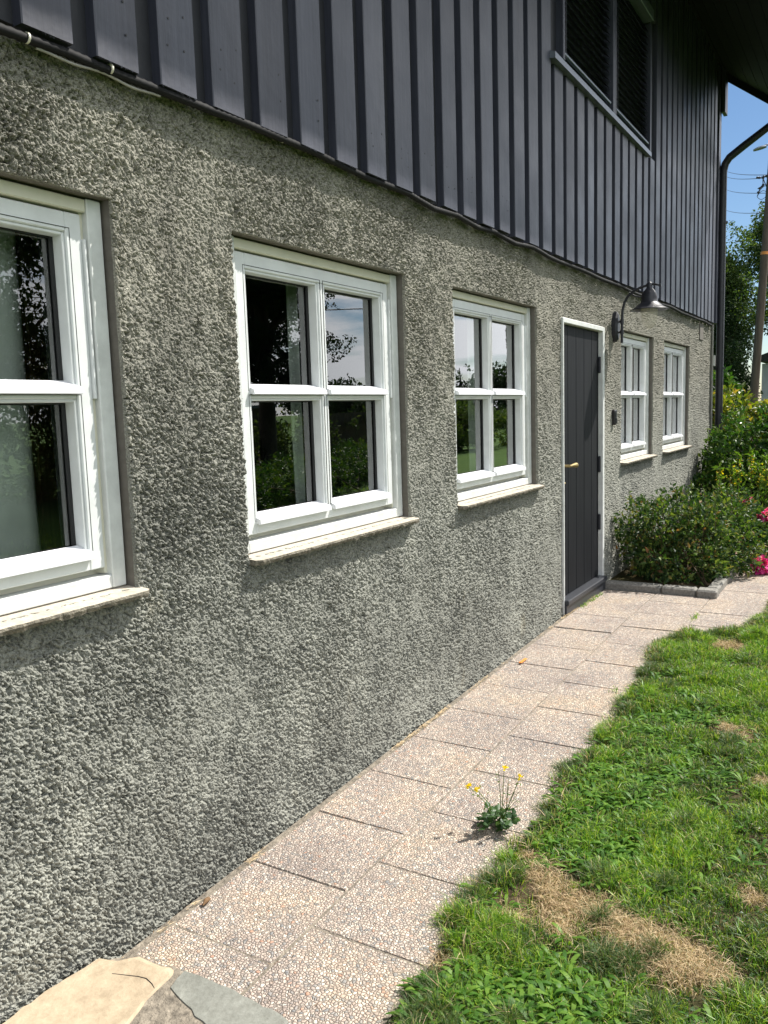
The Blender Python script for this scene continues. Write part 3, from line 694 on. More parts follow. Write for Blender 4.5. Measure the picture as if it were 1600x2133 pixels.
# lamp
LXp = 6.48
lamp = empty('wall_lamp', (LXp, 0, 2.1), 'black gooseneck wall lamp with bell shade right of the door', 'wall lamp')
b = MB(); pts = []
for k in range(20):
    w = 2*math.pi*k/20; pts.append((math.cos(w)*.052*(1 if abs(math.sin(w)) < .8 else .8), math.sin(w)*.115))
vs = [(LXp+x, .012, 2.098+z) for x, z in pts]+[(LXp+x, -.028, 2.098+z) for x, z in pts]+[(LXp+x*.7, -.042, 2.098+z*.8) for x, z in pts]
N = 20; b.add(vs, [(i, (i+1) % N, N+(i+1) % N, N+i) for i in range(N)]+[(N+i, N+(i+1) % N, 2*N+(i+1) % N, 2*N+i) for i in range(N)]+[tuple(range(2*N, 3*N))])
b.build('back_plate', MT['iron'], lamp)
b = MB(); ya = -.066
b.tube([(LXp, ya, 1.972), (LXp, ya, 2.05), (LXp, ya, 2.15), (LXp, ya-.004, 2.22), (LXp, ya-.018, 2.275), (LXp, ya-.045, 2.32), (LXp, ya-.085, 2.352), (LXp, ya-.13, 2.372), (LXp, ya-.19, 2.388), (LXp, -.30, 2.392), (LXp, -.345, 2.378)], [.010, .010, .010, .010, .010, .010, .010, .0095, .009, .008, .007], 12)
for z in (2.055, 2.135): b.tube([(LXp, -.03, z), (LXp, ya, z)], .009, 10); b.tube([(LXp, ya, z-.016), (LXp, ya, z+.016)], .014, 10)
b.tube([(LXp, -.357, 2.378), (LXp, -.34, 2.378)], .012, 12)
b.tube([(LXp, -.12, 2.345), (LXp, -.16, 2.318), (LXp, -.20, 2.305), (LXp, -.235, 2.300)], .006, 8)
b.build('arm', MT['iron'], lamp)
b = MB(); c = (LXp, -.27, 0)
b.lathe(c, [(.0, 2.412), (.012, 2.41), (.020, 2.40), (.022, 2.385), (.022, 2.365), (.03, 2.355), (.045, 2.34), (.056, 2.318), (.061, 2.29), (.062, 2.262), (.068, 2.256), (.075, 2.250), (.10, 2.228), (.128, 2.213), (.142, 2.207), (.142, 2.203), (.12, 2.207), (.07, 2.235), (.05, 2.25)], 40)
b.build('shade', MT['iron'], lamp)
b = MB(); b.lathe(c, [(.062, 2.225), (.063, 2.19), (.060, 2.15), (.052, 2.11), (.036, 2.08), (.016, 2.066), (.001, 2.055)], 32)
b.build('glass_globe', MT['glassglobe'], lamp)
# intercom
b = MB(); b.box(6.445, 6.50, -.028, .012, 1.345, 1.462, b=.009); b.box(6.456, 6.489, -.032, -.028, 1.362, 1.40, 0, b=.003)
tag(b.build('door_bell', MT['black']), 'small black keypad on the render between door and window', 'door bell')
# corner bits
b = MB(); b.box(10.79, 10.87, -.035, .01, 1.93, 2.06, b=.005); tag(b.build('junction_box', MT['whitebox']), 'small white junction box at the house corner beside the downpipe', 'junction box')
b = MB(); b.tube([(10.72, -.02, .3), (10.72, -.02, 2.42)], .012, 8); tag(b.build('conduit', MT['conduit']), 'thin grey conduit running up the wall near the corner', 'conduit')
b = MB(); b.box(9.95, 10.16, -.014, .01, 2.20, 2.385, b=.004); tag(b.build('vent_cover', MT['reveal']), 'small grey plate under the cladding near the corner', 'cover plate')

# ================================================================= stone step at the near corner
step = empty('stone_step', (1.2, -.25, 0), 'low stone step of yellow sandstone and green slate at the wall foot', 'step')
def slabpoly(name, poly, z0, z1, m, par, jit=.004):
    b = MB(); rr = random.Random(len(name)); out = []
    for i in range(len(poly)):
        a, c = poly[i], poly[(i+1) % len(poly)]; n = max(2, int(math.dist(a, c)/.025))
        for k in range(n): t = k/n; out.append((a[0]+(c[0]-a[0])*t+rr.uniform(-jit, jit), a[1]+(c[1]-a[1])*t+rr.uniform(-jit, jit)))
    cxm = sum(p[0] for p in out)/len(out); cym = sum(p[1] for p in out)/len(out)
    N = len(out); ins = [(x+(cxm-x)*.03, y+(cym-y)*.03) for x, y in out]
    vs = [(x, y, z0) for x, y in out]+[(x, y, z1-.006+rr.uniform(-.002, .001)) for x, y in out]+[(x, y, z1) for x, y in ins]
    b.add(vs, [(i, (i+1) % N, N+(i+1) % N, N+i) for i in range(N)]+[(N+i, N+(i+1) % N, 2*N+(i+1) % N, 2*N+i) for i in range(N)]+[tuple(range(2*N, 3*N))])
    return b.build(name, m, par)
ZS = .062
slabpoly('mortar_bed', [(.2, -.02), (1.33, -.02), (1.42, -.10), (1.43, -.26), (1.40, -.60), (1.2, -.63), (.2, -.63)], -.03, ZS-.006, MT['mortar'], step, .006)
slabpoly('sandstone_slab', [(.3, -.03), (1.21, -.018), (1.352, -.032), (1.375, -.085), (1.412, -.13), (1.418, -.255), (1.385, -.262), (1.30, -.275), (1.22, -.295), (1.14, -.325), (.3, -.40)], ZS-.02, ZS, MT['sand'], step, .0045)
slabpoly('slate_slab', [(1.428, -.272), (1.434, -.40), (1.422, -.625), (1.26, -.64), (1.29, -.52), (1.318, -.42), (1.345, -.34), (1.362, -.285)], ZS-.02, ZS-.003, MT['slate'], step, .0035)
slabpoly('rubble_stone', [(1.15, -.44), (1.24, -.45), (1.235, -.55), (1.2, -.63), (.9, -.62), (1.0, -.47)], ZS-.02, ZS-.004, MT['sand'], step, .002)

b = MB(); ck = [(1.322, -.120), (1.347, -.190), (1.352, -.215), (1.345, -.243), (1.336, -.262)]
ck = [(x, y, ZS+.0004) for x, y in ck]; b.tube(ck, [.0006, .0012, .0014, .0012, .0005], 5); b.build('crack', MT['gasket'], step)
# ================================================================= curb stones of the flower bed
CL = [((6.17, 6.27), (-.44, -.02), 'long weathered granite curb stone beside the wall under the bush'),
      ((6.165, 6.265), (-.69, -.445), 'middle granite curb stone in front of the bush'),
      ((6.15, 6.27), (-.835, -.695), 'pale squared granite block at the corner of the bed'),
      ((6.275, 6.85), (-.83, -.745), 'long curb stone along the right side of the bush'),
      ((6.86, 7.6), (-.835, -.75), 'far curb stone along the right side of the bed')]
for (xa, xb), (ya, yb), l in CL:
    b = MB(); b.box(xa, xb, ya, yb, .05, .155, b=.012); tag(b.build('curb_stone', MT['granite']), l, 'curb stone', 'granite curb stones round the flower bed')
b = MB(); vs = []
for i in range(20):
    for j in range(10): vs.append((6.25+4.6*i/19, -.77+.77*j/9, .125+random.uniform(-.01, .015)))
b.add(vs, [(i*10+j, (i+1)*10+j, (i+1)*10+j+1, i*10+j+1) for i in range(19) for j in range(9)]); b.build('flower_bed', MT['soil'])
tag(bpy.data.objects['flower_bed'], kind='structure', label='dark soil of the flower bed behind the curb', cat='soil')

# ================================================================= foliage
def leaf_arrays(C, size, up=.3, aspect=.5, droop=.2, outward=None):
    n = len(C); d = RNG.normal(size=(n, 3)); d[:, 2] += up
    if outward is not None: d += outward*1.0
    d /= np.linalg.norm(d, axis=1)[:, None]+1e-9
    nn = RNG.normal(size=(n, 3)); nn[:, 2] += 1.1; s = np.cross(d, nn); s /= np.linalg.norm(s, axis=1)[:, None]+1e-9
    nr = np.cross(s, d); L = size[:, None]; Wd = L*aspect
    base = C; tip = C+d*L-nr*L*droop; midc = C+d*L*.45
    l = midc+s*Wd*.5+nr*L*.10; r_ = midc-s*Wd*.5+nr*L*.10
    V = np.stack([base, r_, tip, l, midc-nr*L*.02], 1).reshape(-1, 3)
    k = np.arange(n)*5
    T = np.stack([k, k+1, k+4, k+1, k+2, k+4, k+2, k+3, k+4, k+3, k, k+4], -1).reshape(-1, 3)
    return V, T
def leaves(name, C, size, m, parent=None, **kw):
    V, T = leaf_arrays(C, size, **kw); return npmesh(name, V, T, np.arange(len(T))*3, m, parent)
def blob_points(blobs, n, shell=.55, ns=5., clump=.35, seed=0):
    """points filling several ellipsoids, thinned by a clump noise"""
    out = []; nr = []; vol = np.array([b[3]*b[4]*b[5] for b in blobs])**.75; vol /= vol.sum()
    for (x, y, z, rx, ry, rz), f_ in zip(blobs, vol):
        k = int(n*f_*1.8)+1; d = RNG.normal(size=(k, 3)); d /= np.linalg.norm(d, axis=1)[:, None]
        r_ = (shell+(1-shell)*RNG.random(k))**.6; r_ *= 1+.16*vnoise(d[:, 0]*4+x*3, d[:, 2]*4+d[:, 1]*3+seed, 40+seed)
        P = d*r_[:, None]*np.array([rx, ry, rz])+np.array([x, y, z])
        m_ = vnoise(P[:, 0]*ns+P[:, 1]*ns*.7, P[:, 2]*ns-P[:, 1]*ns*.5, 50+seed)+vnoise(P[:, 1]*ns*1.3, P[:, 0]*ns*.9+P[:, 2]*ns, 51+seed)*.7
        keep = m_ > -clump; out.append(P[keep]); nr.append(d[keep])
    P = np.concatenate(out); D = np.concatenate(nr); i = RNG.permutation(len(P))[:n]; return P[i], D[i]
def stems(name, base, blobs, n, r0, m, parent):
    b = MB()
    for k in range(n):
        bl = random.choice(blobs); tx = [bl[i]+random.uniform(-.7, .7)*bl[3+i] for i in range(3)]; tx[2] = max(tx[2], base[2]+.1)
        p0 = (base[0]+random.uniform(-1, 1)*base[3], base[1]+random.uniform(-1, 1)*base[4], base[2])
        mid = tuple((p0[i]*.45+tx[i]*.55)+(random.uniform(-.04, .04) if i < 2 else .03) for i in range(3))
        b.tube([p0, mid, tuple(tx)], [r0, r0*.7, r0*.3], 5)
    return b.build(name, m, parent)

# rose bush in the bed
RB = [(6.62, -.28, .42, .30, .26, .34), (6.75, -.60, .40, .32, .30, .34), (7.05, -.35, .50, .36, .34, .34), (7.30, -.66, .42, .36, .32, .32), (6.5, -.45, .32, .22, .34, .22), (6.62, -.72, .26, .26, .18, .16), (7.1, -.82, .30, .3, .22, .22), (6.52, -.14, .55, .18, .13, .24), (7.65, -.70, .45, .3, .3, .3)]
bush = empty('rose_bush', (6.8, -.45, .12), 'leafy rose bush spilling over the granite curb by the door', 'bush')
P, D = blob_points(RB, 11500, .35, 7, .30, 1); P[:, 2] = np.maximum(P[:, 2], .15)
leaves('foliage', P, RNG.uniform(.020, .062, len(P)), MT['rose'], bush, up=.5, aspect=.5, outward=D)
stems('stem', (6.8, -.45, .1, .35, .28), RB, 60, .006, MT['twig'], bush)
# upright shoots on top
sh = []; 
for k in range(34):
    b = MB()
    x = random.uniform(6.4, 7.6); y = random.uniform(-.75, -.1); z0_ = random.uniform(.5, .66); hh = random.uniform(.1, .24); lx, ly = random.uniform(-.06, .06), random.uniform(-.06, .06)
    b.tube([(x, y, z0_-.15), (x+lx*.5, y+ly*.5, z0_+hh*.5), (x+lx, y+ly, z0_+hh)], [.003, .002, .001], 4)
    for q in range(14): t = random.random(); sh.append((x+lx*t, y+ly*t, z0_+hh*t))
    b.build('shoot', MT['twig'], bush)
sh = np.array(sh)
leaves('shoot_foliage', sh, RNG.uniform(.02, .045, len(sh)), MT['rose'], bush, up=.6)

# hedge / shrubs at the gable corner
def shrub(name, label, cat, blobs, n, sz, m, base, nst=30, clump=.3, ns=4, seed=2, group=None, r0=.012, extra=None):
    e = empty(name, (base[0], base[1], base[2]), label, cat, group)
    P, D = blob_points(blobs, n, .45, ns, clump, seed); P[:, 2] = np.maximum(P[:, 2], base[2]+.03)
    leaves('foliage', P, RNG.uniform(sz*.6, sz*1.25, len(P)), m, e, up=.3, outward=D*.8)
    stems('stem', base, blobs, nst, r0, MT['twig'], e); return e
shrub('green_shrub', 'glossy dark green shrub shading the end of the wall', 'shrub', [(9.9, -.55, .85, .5, .45, .55), (10.3, -.95, 1.0, .6, .5, .55), (9.55, -.85, .65, .4, .4, .45), (10.1, -.25, .7, .35, .22, .5), (10.0, -1.35, .9, .6, .5, .6), (9.5, -1.35, .8, .45, .4, .55), (9.8, -.2, .45, .45, .2, .4)], 15000, .075, MT['hedge'], (10.0, -.7, .1, .4, .4), 50, .3, 4, 2)
shrub('yellow_shrub', 'yellow green leafed shrub behind the glossy green one', 'shrub', [(11.8, -.15, 1.22, .55, .4, .5), (12.3, -.7, 1.05, .6, .6, .42), (11.4, -.7, 1.05, .5, .5, .42), (11.8, -1.2, 1.05, .7, .5, .42), (11.5, .1, 1.1, .3, .3, .45)], 9500, .095, MT['hedgey'], (11.8, -.6, .1, .4, .5), 40, .25, 3.5, 3)
shrub('climbing_shrub', 'tall thin shrub growing beside the downpipe', 'shrub', [(12.8, .22, 1.45, .5, .28, .48), (13.2, -.35, 1.0, .55, .5, .4), (11.2, -.02, .9, .16, .14, .8)], 5500, .09, MT['hedge'], (12.6, 0, .1, .3, .3), 26, .2, 3, 4)

# yellow loosestrife
for k, (x, y) in enumerate(sorted([(8.35, -.50), (8.6, -.63), (8.9, -.78), (8.6, -.88), (9.0, -.98), (8.8, -.55), (9.1, -.86), (8.7, -.95), (9.0, -.70)], key=lambda q: -(q[1]+1.8)/q[0])):
    e = empty('loosestrife', (x, y, .1), ['leftmost yellow flowering stem behind the rose bush', 'second yellow flowering stem from the left behind the bush', 'third yellow flowering stem from the left behind the bush', 'fourth yellow flowering stem from the left behind the bush', 'fifth yellow flowering stem from the left, above the upper pink bloom', 'sixth yellow flowering stem from the left behind the peony', 'seventh yellow flowering stem from the left, near the right edge', 'yellow flowering stem next to the last one at the right edge', 'rightmost yellow flowering stem at the edge of the view'][k], 'flower', 'yellow flowering stems behind the rose bush')
    hh = random.uniform(.76, .94); lx = random.uniform(-.06, .06); P = []; F = []
    b = MB(); b.tube([(x, y, .08), (x+lx*.4, y, .1+hh*.5), (x+lx, y, .1+hh)], [.005, .004, .002], 5); b.build('stem', MT['twig'], e)
    for q in range(150): t = random.uniform(.1, 1); P.append((x+lx*t+random.gauss(0, .035*(1.2-t)), y+random.gauss(0, .035*(1.2-t)), .1+hh*t))
    for q in range(26): t = random.uniform(.66, .95); F.append((x+lx*t+random.gauss(0, .018), y+random.gauss(0, .018), .1+hh*t))
    leaves('foliage', np.array(P), RNG.uniform(.04, .08, len(P)), MT['loose'], e, up=.6, aspect=.35)
    leaves('blossom', np.array(F), RNG.uniform(.016, .030, len(F)), MT['yellow'], e, aspect=.9)

# peony
def peony_head(c, r_, parent, name='flower'):
    n = 240; d = RNG.normal(size=(n, 3)); d /= np.linalg.norm(d, axis=1)[:, None]
    C = np.array(c)+d*r_*RNG.uniform(.2, .75, (n, 1))
    return leaves(name, C, RNG.uniform(r_*.5, r_*.9, n), MT['pink'], parent, up=.2, aspect=1.0, outward=d*1.3)
pe = empty('peony_plant', (8.0, -.95, .1), 'peony with pink blooms right of the rose bush', 'flower')
P, D = blob_points([(8.05, -.92, .30, .3, .26, .22), (7.8, -1.1, .24, .25, .25, .16)], 900, .3, 5, .4, 6)
leaves('foliage', P, RNG.uniform(.07, .13, len(P)), MT['hedge'], pe, up=.4, aspect=.32, outward=D)
b = MB()
for tx in ((8.0, -.80, .58), (7.8, -.95, .48), (7.85, -.985, .51)): b.tube([(7.95, -.95, .1), ((7.95+tx[0])/2, (-.95+tx[1])/2, .38), tx], [.006, .005, .004], 6)
b.build('stem', MT['twig'], pe)
peony_head((8.0, -.80, .60), .042, pe); peony_head((7.8, -.95, .49), .046, pe); peony_head((7.86, -.985, .525), .036, pe)
fp = empty('fallen_peony', (7.25, -1.0, .1), 'large pink peony bloom lying on the paving', 'flower')
peony_head((7.2, -1.005, .17), .07, fp, 'petals'); peony_head((7.28, -1.06, .16), .065, fp, 'petals')

# ---- trees
def tree(name, label, x, y, h, blobs, n, sz, m, tr=.18, seed=1, group=None, clump=.25, ns=1.2, z0=.0):
    e = empty(name, (x, y, z0), label, 'tree', group)
    b = MB(); b.tube([(x, y, z0-.1), (x+.05, y, z0+h*.3), (x-.05, y+.05, z0+h*.6), (x, y, z0+h*.9)], [tr, tr*.8, tr*.5, tr*.15], 10)
    for bl in blobs:
        for q in range(2):
            t = random.uniform(.25, .6); b.tube([(x, y, z0+h*t), ((x+bl[0])/2+random.uniform(-.2, .2), (y+bl[1])/2, (z0+h*t+bl[2])/2), (bl[0]+random.uniform(-.5, .5)*bl[3], bl[1]+random.uniform(-.5, .5)*bl[4], bl[2])], [tr*.35, tr*.22, tr*.08], 6)
    b.build('trunk', MT['bark'], e)
    P, D = blob_points(blobs, n, .25, ns, clump, seed); leaves('crown', P, RNG.uniform(sz*.6, sz*1.3, len(P)), m, e, up=-.1, aspect=.6, outward=D*.5)
    return e
def rb_blobs(x, y, z0, z1, R, k, rs, sd):
    rr = random.Random(sd); out = []
    for i in range(k):
        t = (i+.5)/k; z = z0+(z1-z0)*t; rr_ = R*math.sin(math.pi*(.18+.72*t))**.8; a = rr.uniform(0, 6.28); d = rr.uniform(.2, .75)*rr_
        out.append((x+d*math.cos(a), y+d*math.sin(a), z, rs*rr.uniform(.8, 1.25), rs*rr.uniform(.8, 1.25), rs*rr.uniform(.6, .95)))
    return out
TB = 'trees standing behind the house'
tree('deciduous_tree', 'dense green tree rising just right of the downpipe', 29, 3.0, 6.7, rb_blobs(29, 3.0, .9, 6.5, 1.6, 24, .9, 4), 38000, .10, MT['tree'], .16, 11, TB)
tree('deciduous_tree', 'taller tree behind the street lamp pole at the right edge', 31, .9, 7.2, rb_blobs(31, .9, 3.9, 7.4, 1.7, 18, .95, 5), 26000, .11, MT['tree'], .16, 12, TB)
tree('conifer_tree', 'dark conifer standing low behind the yellow green shrub', 28, 2.9, 5.0, rb_blobs(28, 2.9, .7, 4.4, 1.15, 14, .7, 6), 20000, .08, MT['treedk'], .12, 13, TB)
tree('conifer_tree', 'broad dark tree farther back filling the gap between the tall trees', 36, 3.9, 6.5, rb_blobs(36, 3.9, .8, 6.8, 1.6, 20, 1.0, 7), 24000, .14, MT['treedk'], .2, 14, TB)
# garden trees on the other side: seen only mirrored in the windows
TG = 'garden trees mirrored in the windows'
tree('garden_tree', 'big dark spreading tree mirrored in the second window', 14.9, -10.1, 7.0, rb_blobs(14.9, -10.1, 1.9, 6.8, 2.2, 26, .85, 8), 60000, .085, MT['treedk'], .22, 15, TG, clump=.1)
tree('garden_tree', 'tall tree mirrored in the left panes of the second window', 11.2, -11.0, 8.0, rb_blobs(11.2, -11.0, 1.8, 8.0, 2.9, 24, 1.3, 9), 46000, .11, MT['treedk'], .22, 16, TG, clump=.1)
tree('garden_tree', 'leafy tree mirrored in the nearest window', 8.0, -11.6, 8.0, rb_blobs(8.0, -11.6, 1.2, 8.0, 2.6, 22, 1.4, 10), 36000, .10, MT['tree'], .22, 17, TG)
for k, (x, y, hh, R) in enumerate([(46, -15, 3.6, 2.4), (52, -19.5, 4.8, 3.0), (49, -11, 3.8, 2.2), (56, -25, 5.0, 3.4), (44, -27, 4.0, 3.0), (60, -14, 5.4, 3.0), (40, -22.5, 3.2, 2.2), (62, -8.5, 5, 3), (50, -6.0, 4.4, 2.4), (38, -30, 4.4, 3)]):
    tree('far_tree', ['low', 'round', 'bushy', 'tall', 'broad', 'slender', 'small', 'far', 'rightmost', 'leftmost'][k]+' dark tree of the row mirrored in the third window', x, y, hh, rb_blobs(x, y, .4, max(1.8, hh-1.1), R, 14, R*.42, 20+k), 5000, .26, MT['treedk'], .2, 18+k, 'far row of trees mirrored in the windows', clump=.5, ns=.6)
shrub('garden_hedge', 'flowering yellow green hedge mirrored in the lower panes', 'hedge', [(6.2+1.1*k, -4.3-.42*k+.1*(k % 2), .42+.10*math.sin(k*2.1), .75, .45, .42) for k in range(9)], 16000, .08, MT['hedge'], (10, -6, 0, 4, .5), 20, .2, 3, 5)
shrub('garden_border', 'dark green shrub border mirrored in the lower panes', 'shrub', [(1.5+1.25*k, -11.6+.08*k, .8+.2*math.sin(k*1.7), .95, .7, .75) for k in range(24)], 30000, .13, MT['tree'], (16, -10.5, 0, 13, .4), 40, .3, 1.2, 6)
# garden shed / neighbour seen mirrored in the second window
nb = empty('garden_shed', (15, -13, 0), 'dark brown shed with pale metal roof mirrored in the second window', 'shed')
b = MB(); b.box(12.6, 17.4, -14.6, -12.3, 0, 1.75); b.build('wall', MT['brownwall'], nb)
b = MB(); b.add([(12.3, -12.0, 1.70), (17.7, -12.0, 1.70), (17.7, -14.8, 2.75), (12.3, -14.8, 2.75), (12.3, -12.0, 1.78), (17.7, -12.0, 1.78), (17.7, -14.8, 2.83), (12.3, -14.8, 2.83)], [(0, 3, 2, 1), (4, 5, 6, 7), (0, 1, 5, 4), (1, 2, 6, 5), (2, 3, 7, 6), (3, 0, 4, 7)]); b.build('roof', MT['greyroof'], nb)
fe = MB()
for k in range(40): fe.box(18+.2*k, 18.19+.2*k, -10.5, -10.47, 0, 1.5)
fe.box(18, 26, -10.46, -10.42, .3, .38); fe.box(18, 26, -10.46, -10.42, 1.1, 1.18)
tag(fe.build('garden_fence', MT['brownwall']), 'brown board fence mirrored low in the windows', 'fence')

# ---- neighbour house beyond
nh = empty('neighbour_house', (33, 1, 0), 'white house with dark roof glimpsed behind the pole', 'house')
b = MB(); b.box(32, 38, -7, 1.86, 0, 2.75); b.build('wall', MT['whitewall'], nh)
b = MB(); b.add([(31.7, 2.05, 2.86), (31.7, -2.5, .9+1.3), (38.2, -2.5, 2.2), (38.2, 2.05, 2.86), (31.7, 2.05, 2.98), (31.7, -2.5, 4.6), (38.2, -2.5, 4.6), (38.2, 2.05, 2.98)], [(0, 1, 2, 3), (4, 7, 6, 5), (0, 4, 5, 1), (3, 2, 6, 7), (0, 3, 7, 4), (1, 5, 6, 2)]); b.build('roof', MT['rooftile'], nh)

# ---- utility pole with street lamp and wires
PX = 26
pole = empty('utility_pole', (PX, 1.35, 0), 'weathered wooden utility pole with an orange band', 'utility pole')
def pc(z): return 1.365+(z-1.681)*(-.0495)
b = MB(); b.tube([(PX, pc(0), -.1), (PX, pc(2), 2.0), (PX, pc(5), 5.0), (PX, pc(9), 9.0)], [.125, .118, .108, .095], 16); b.build('post', MT['polewood'], pole)
b = MB(); b.tube([(PX, pc(5.54), 5.54), (PX, pc(5.62), 5.62)], .113, 16); b.build('band', MT['orange'], pole)
b = MB(); b.tube([(PX, pc(8.2), 8.20), (PX, 1.10, 8.42), (PX, 1.17, 8.50), (PX, 1.25, 8.49)], .022, 8); b.build('lamp_bracket', MT['lampgrey'], pole)
b = MB(); n = 10
for i in range(n+1):
    t = i/n; w = .085*math.sin(math.pi*min(1, .12+t*.8))**.6; hgt = .06*math.sin(math.pi*min(1, .1+t*.8))**.6
    for k in range(12):
        a = 2*math.pi*k/12; b.v.append((PX-.02+w*math.cos(a)*1.3, 1.20+t*.33, 8.45+max(-.015, hgt*math.sin(a))-.05*t))
for i in range(n):
    for k in range(12): b.f.append((i*12+k, i*12+(k+1) % 12, (i+1)*12+(k+1) % 12, (i+1)*12+k)); b.m.append(0); b.sm.append(True)
b.f.append(tuple(range(n*12, n*12+12))); b.m.append(0); b.sm.append(False); b.build('lamp_head', MT['lampgrey'], pole)
b = MB()
for (y0_, z0_, y1_, z1_) in ((1.42, 7.655, 1.12, 7.665), (1.27, 7.64, 1.26, 7.38), (1.40, 7.36, 1.22, 7.44), (1.34, 7.37, 1.40, 7.16), (1.26, 7.6, 1.10, 7.2)): b.tube([(PX, y0_, z0_), (PX, y1_, z1_)], .013, 6)
b.build('bracket', MT['wire'], pole)
for (y_, z_) in ((1.411, 7.661), (1.36, 7.65), (1.263, 7.637), (1.25, 7.66), (1.259, 7.443), (1.29, 7.40), (1.343, 7.366), (1.18, 7.66), (1.38, 7.26)):
    b = MB(); b.lathe((PX, y_, z_), [(.001, -.034), (.03, -.024), (.038, 0), (.03, .024), (.001, .034)], 8); b.build('insulator', MT['wire'], pole)
for q in range(3):
    b = MB(); b.tube([(PX, 1.41-.30*t, 7.15+.55*t*(1-t)*(-1)**q+.10*q*t) for t in np.linspace(0, 1, 10)], .008, 5); b.build('loop_wire', MT['wire'], pole)
for k, (y16, z16, z40, y40) in enumerate(((1.143, 7.69, 16.81, 7.893), (1.263, 7.624, 16.45, 7.886), (1.131, 7.204, 15.63, 7.872), (1.119, 6.674, 14.31, 7.848))):
    b = MB(); p0 = np.array([PX, y16, z16]); p1 = np.array([60, y40, z40]); pts = []
    for t in np.linspace(0, 1.2, 14): q = p0+(p1-p0)*t; q[2] -= .22*math.sin(math.pi*min(1, t/1.2)); pts.append(tuple(q))
    b.tube(pts, .011, 5)
    tag(b.build('overhead_wire', MT['wire']), ['topmost', 'second highest', 'third highest', 'lowest'][k]+' of the thin black wires crossing the sky left of the pole', 'wire', 'overhead wires at the pole')
b = MB(); b.tube([(13, -30, 5.2), (24, -14, 5.0), (36, -2, 5.6)], .02, 5); b.tube([(13, -30, 5.7), (24, -14, 5.5), (36, -2, 6.1)], .012, 5)
tag(b.build('garden_wire', MT['wire']), 'black wires mirrored against the sky in the third window', 'wire')

# ================================================================= grass and weeds
def blades(P, h, w, lean, curl=.5):
    n = len(P); a = RNG.uniform(0, 2*np.pi, n); d = np.stack([np.cos(a), np.sin(a), np.zeros(n)], 1)
    b = RNG.uniform(0, 2*np.pi, n)*.0 + a + RNG.normal(0, .9, n)+np.pi/2; s = np.stack([np.cos(b), np.sin(b), np.zeros(n)], 1)
    h = h[:, None]; w = w[:, None]; lean = lean[:, None]; up = np.array([0, 0, 1.])
    p1 = P+up*h*.5+d*h*lean*.25; p2 = P+up*h*.85*(1-.25*lean)+d*h*lean*.62; p3 = P+up*h*(1-.45*lean*curl*1.4)+d*h*lean*1.05
    V = np.stack([P-s*w*.5, P+s*w*.5, p1+s*w*.5, p1-s*w*.5, p2+s*w*.32, p2-s*w*.32, p3], 1).reshape(-1, 3)
    k = np.arange(n)*7
    L = np.stack([k, k+1, k+2, k+3, k+3, k+2, k+4, k+5, k+5, k+4, k+6], -1).reshape(-1)
    st = (np.arange(n)[:, None]*11+np.array([0, 4, 8])).reshape(-1); return V, L, st
DRY = [(2.21, -1.00, .05), (2.22, -1.07, .075), (2.22, -1.15, .07), (2.17, -1.24, .065), (2.13, -1.32, .085), (2.11, -1.41, .085), (2.12, -1.48, .05), (2.33, -.93, .05), (2.28, -.98, .05), (3.76, -1.26, .06), (3.70, -1.33, .06), (1.85, -.79, .045), (4.95, -1.08, .10), (3.27, -1.47, .04), (2.49, -1.52, .04), (2.08, -.93, .05), (2.40, -.86, .03), (2.10, -1.07, .05)]
BARE = [(1.86, -.82, .085), (2.24, -.93, .085), (2.15, -.90, .06), (4.30, -.80, .05), (2.33, -1.02, .08), (2.12, -1.0, .06), (2.25, -1.13, .07), (2.22, -1.30, .065), (2.0, -1.38, .04), (4.95, -1.0, .05), (2.20, -1.42, .05), (2.10, -1.18, .05), (2.36, -.85, .05), (1.95, -.84, .04)]
BROAD = [(2.72, -.93, .15), (3.0, -.98, .17), (2.50, -1.02, .13), (2.56, -1.12, .10), (3.28, -1.1, .2), (3.37, -.93, .13), (1.86, -1.10, .12), (1.68, -.93, .12), (1.75, -1.0, .13), (1.82, -1.17, .12), (3.88, -1.02, .2), (1.60, -1.15, .16), (2.85, -1.2, .1), (1.70, -1.28, .12), (3.6, -.92, .1)]
def inside(P, L, k=1.): 
    m = np.zeros(len(P))
    for x, y, r_ in L: m = np.maximum(m, np.clip(1.35-np.hypot(P[:, 0]-x, P[:, 1]-y)/(r_*k)+.35*vnoise(P[:, 0]*25, P[:, 1]*25, 60), 0, 1))
    return m
def scatter(n, x0, x1, dens):
    x = x0+(x1-x0)*RNG.random(n)**dens; e = edge(x); lim = -1.8+.125*x-.12; y = e+.012 - RNG.random(n)*(e-np.minimum(lim, e-.15)); 
    P = np.stack([x, y, np.zeros(n)], 1); P[:, 2] = lawnz(x, y)-.004; return P
P = scatter(210000, 1.15, 8.5, 1.5)
dry = inside(P, DRY); bare = inside(P, BARE); brd = inside(P, BROAD); rn = RNG.random(len(P))
nz = vnoise(P[:, 0]*3.2, P[:, 1]*3.2, 70)+.6*vnoise(P[:, 0]*8, P[:, 1]*8, 71)
tuft = vnoise(P[:, 0]*13, P[:, 1]*13, 72)
keep = (rn > (np.clip((edge(P[:, 0])-P[:, 1])/.10, 0, 1) < .7)*.45) & (rn > bare*.93) & (rn > dry*.45) & (tuft > -.78)
P, dry, nz, tuft, brd = P[keep], dry[keep], nz[keep], tuft[keep], brd[keep]
ed = np.clip((edge(P[:, 0])-P[:, 1])/.12, 0, 1)
h = RNG.uniform(.020, .052, len(P))*(1+.6*tuft+.3*nz)*(1-.5*(dry > .3))*(1+.25*(P[:, 0] > 4.6)); w = RNG.uniform(.0012, .0026, len(P))*(1+.2*(P[:, 0]-1.5)); lean = RNG.uniform(.1, 1.15, len(P))+.5*(dry > .3)
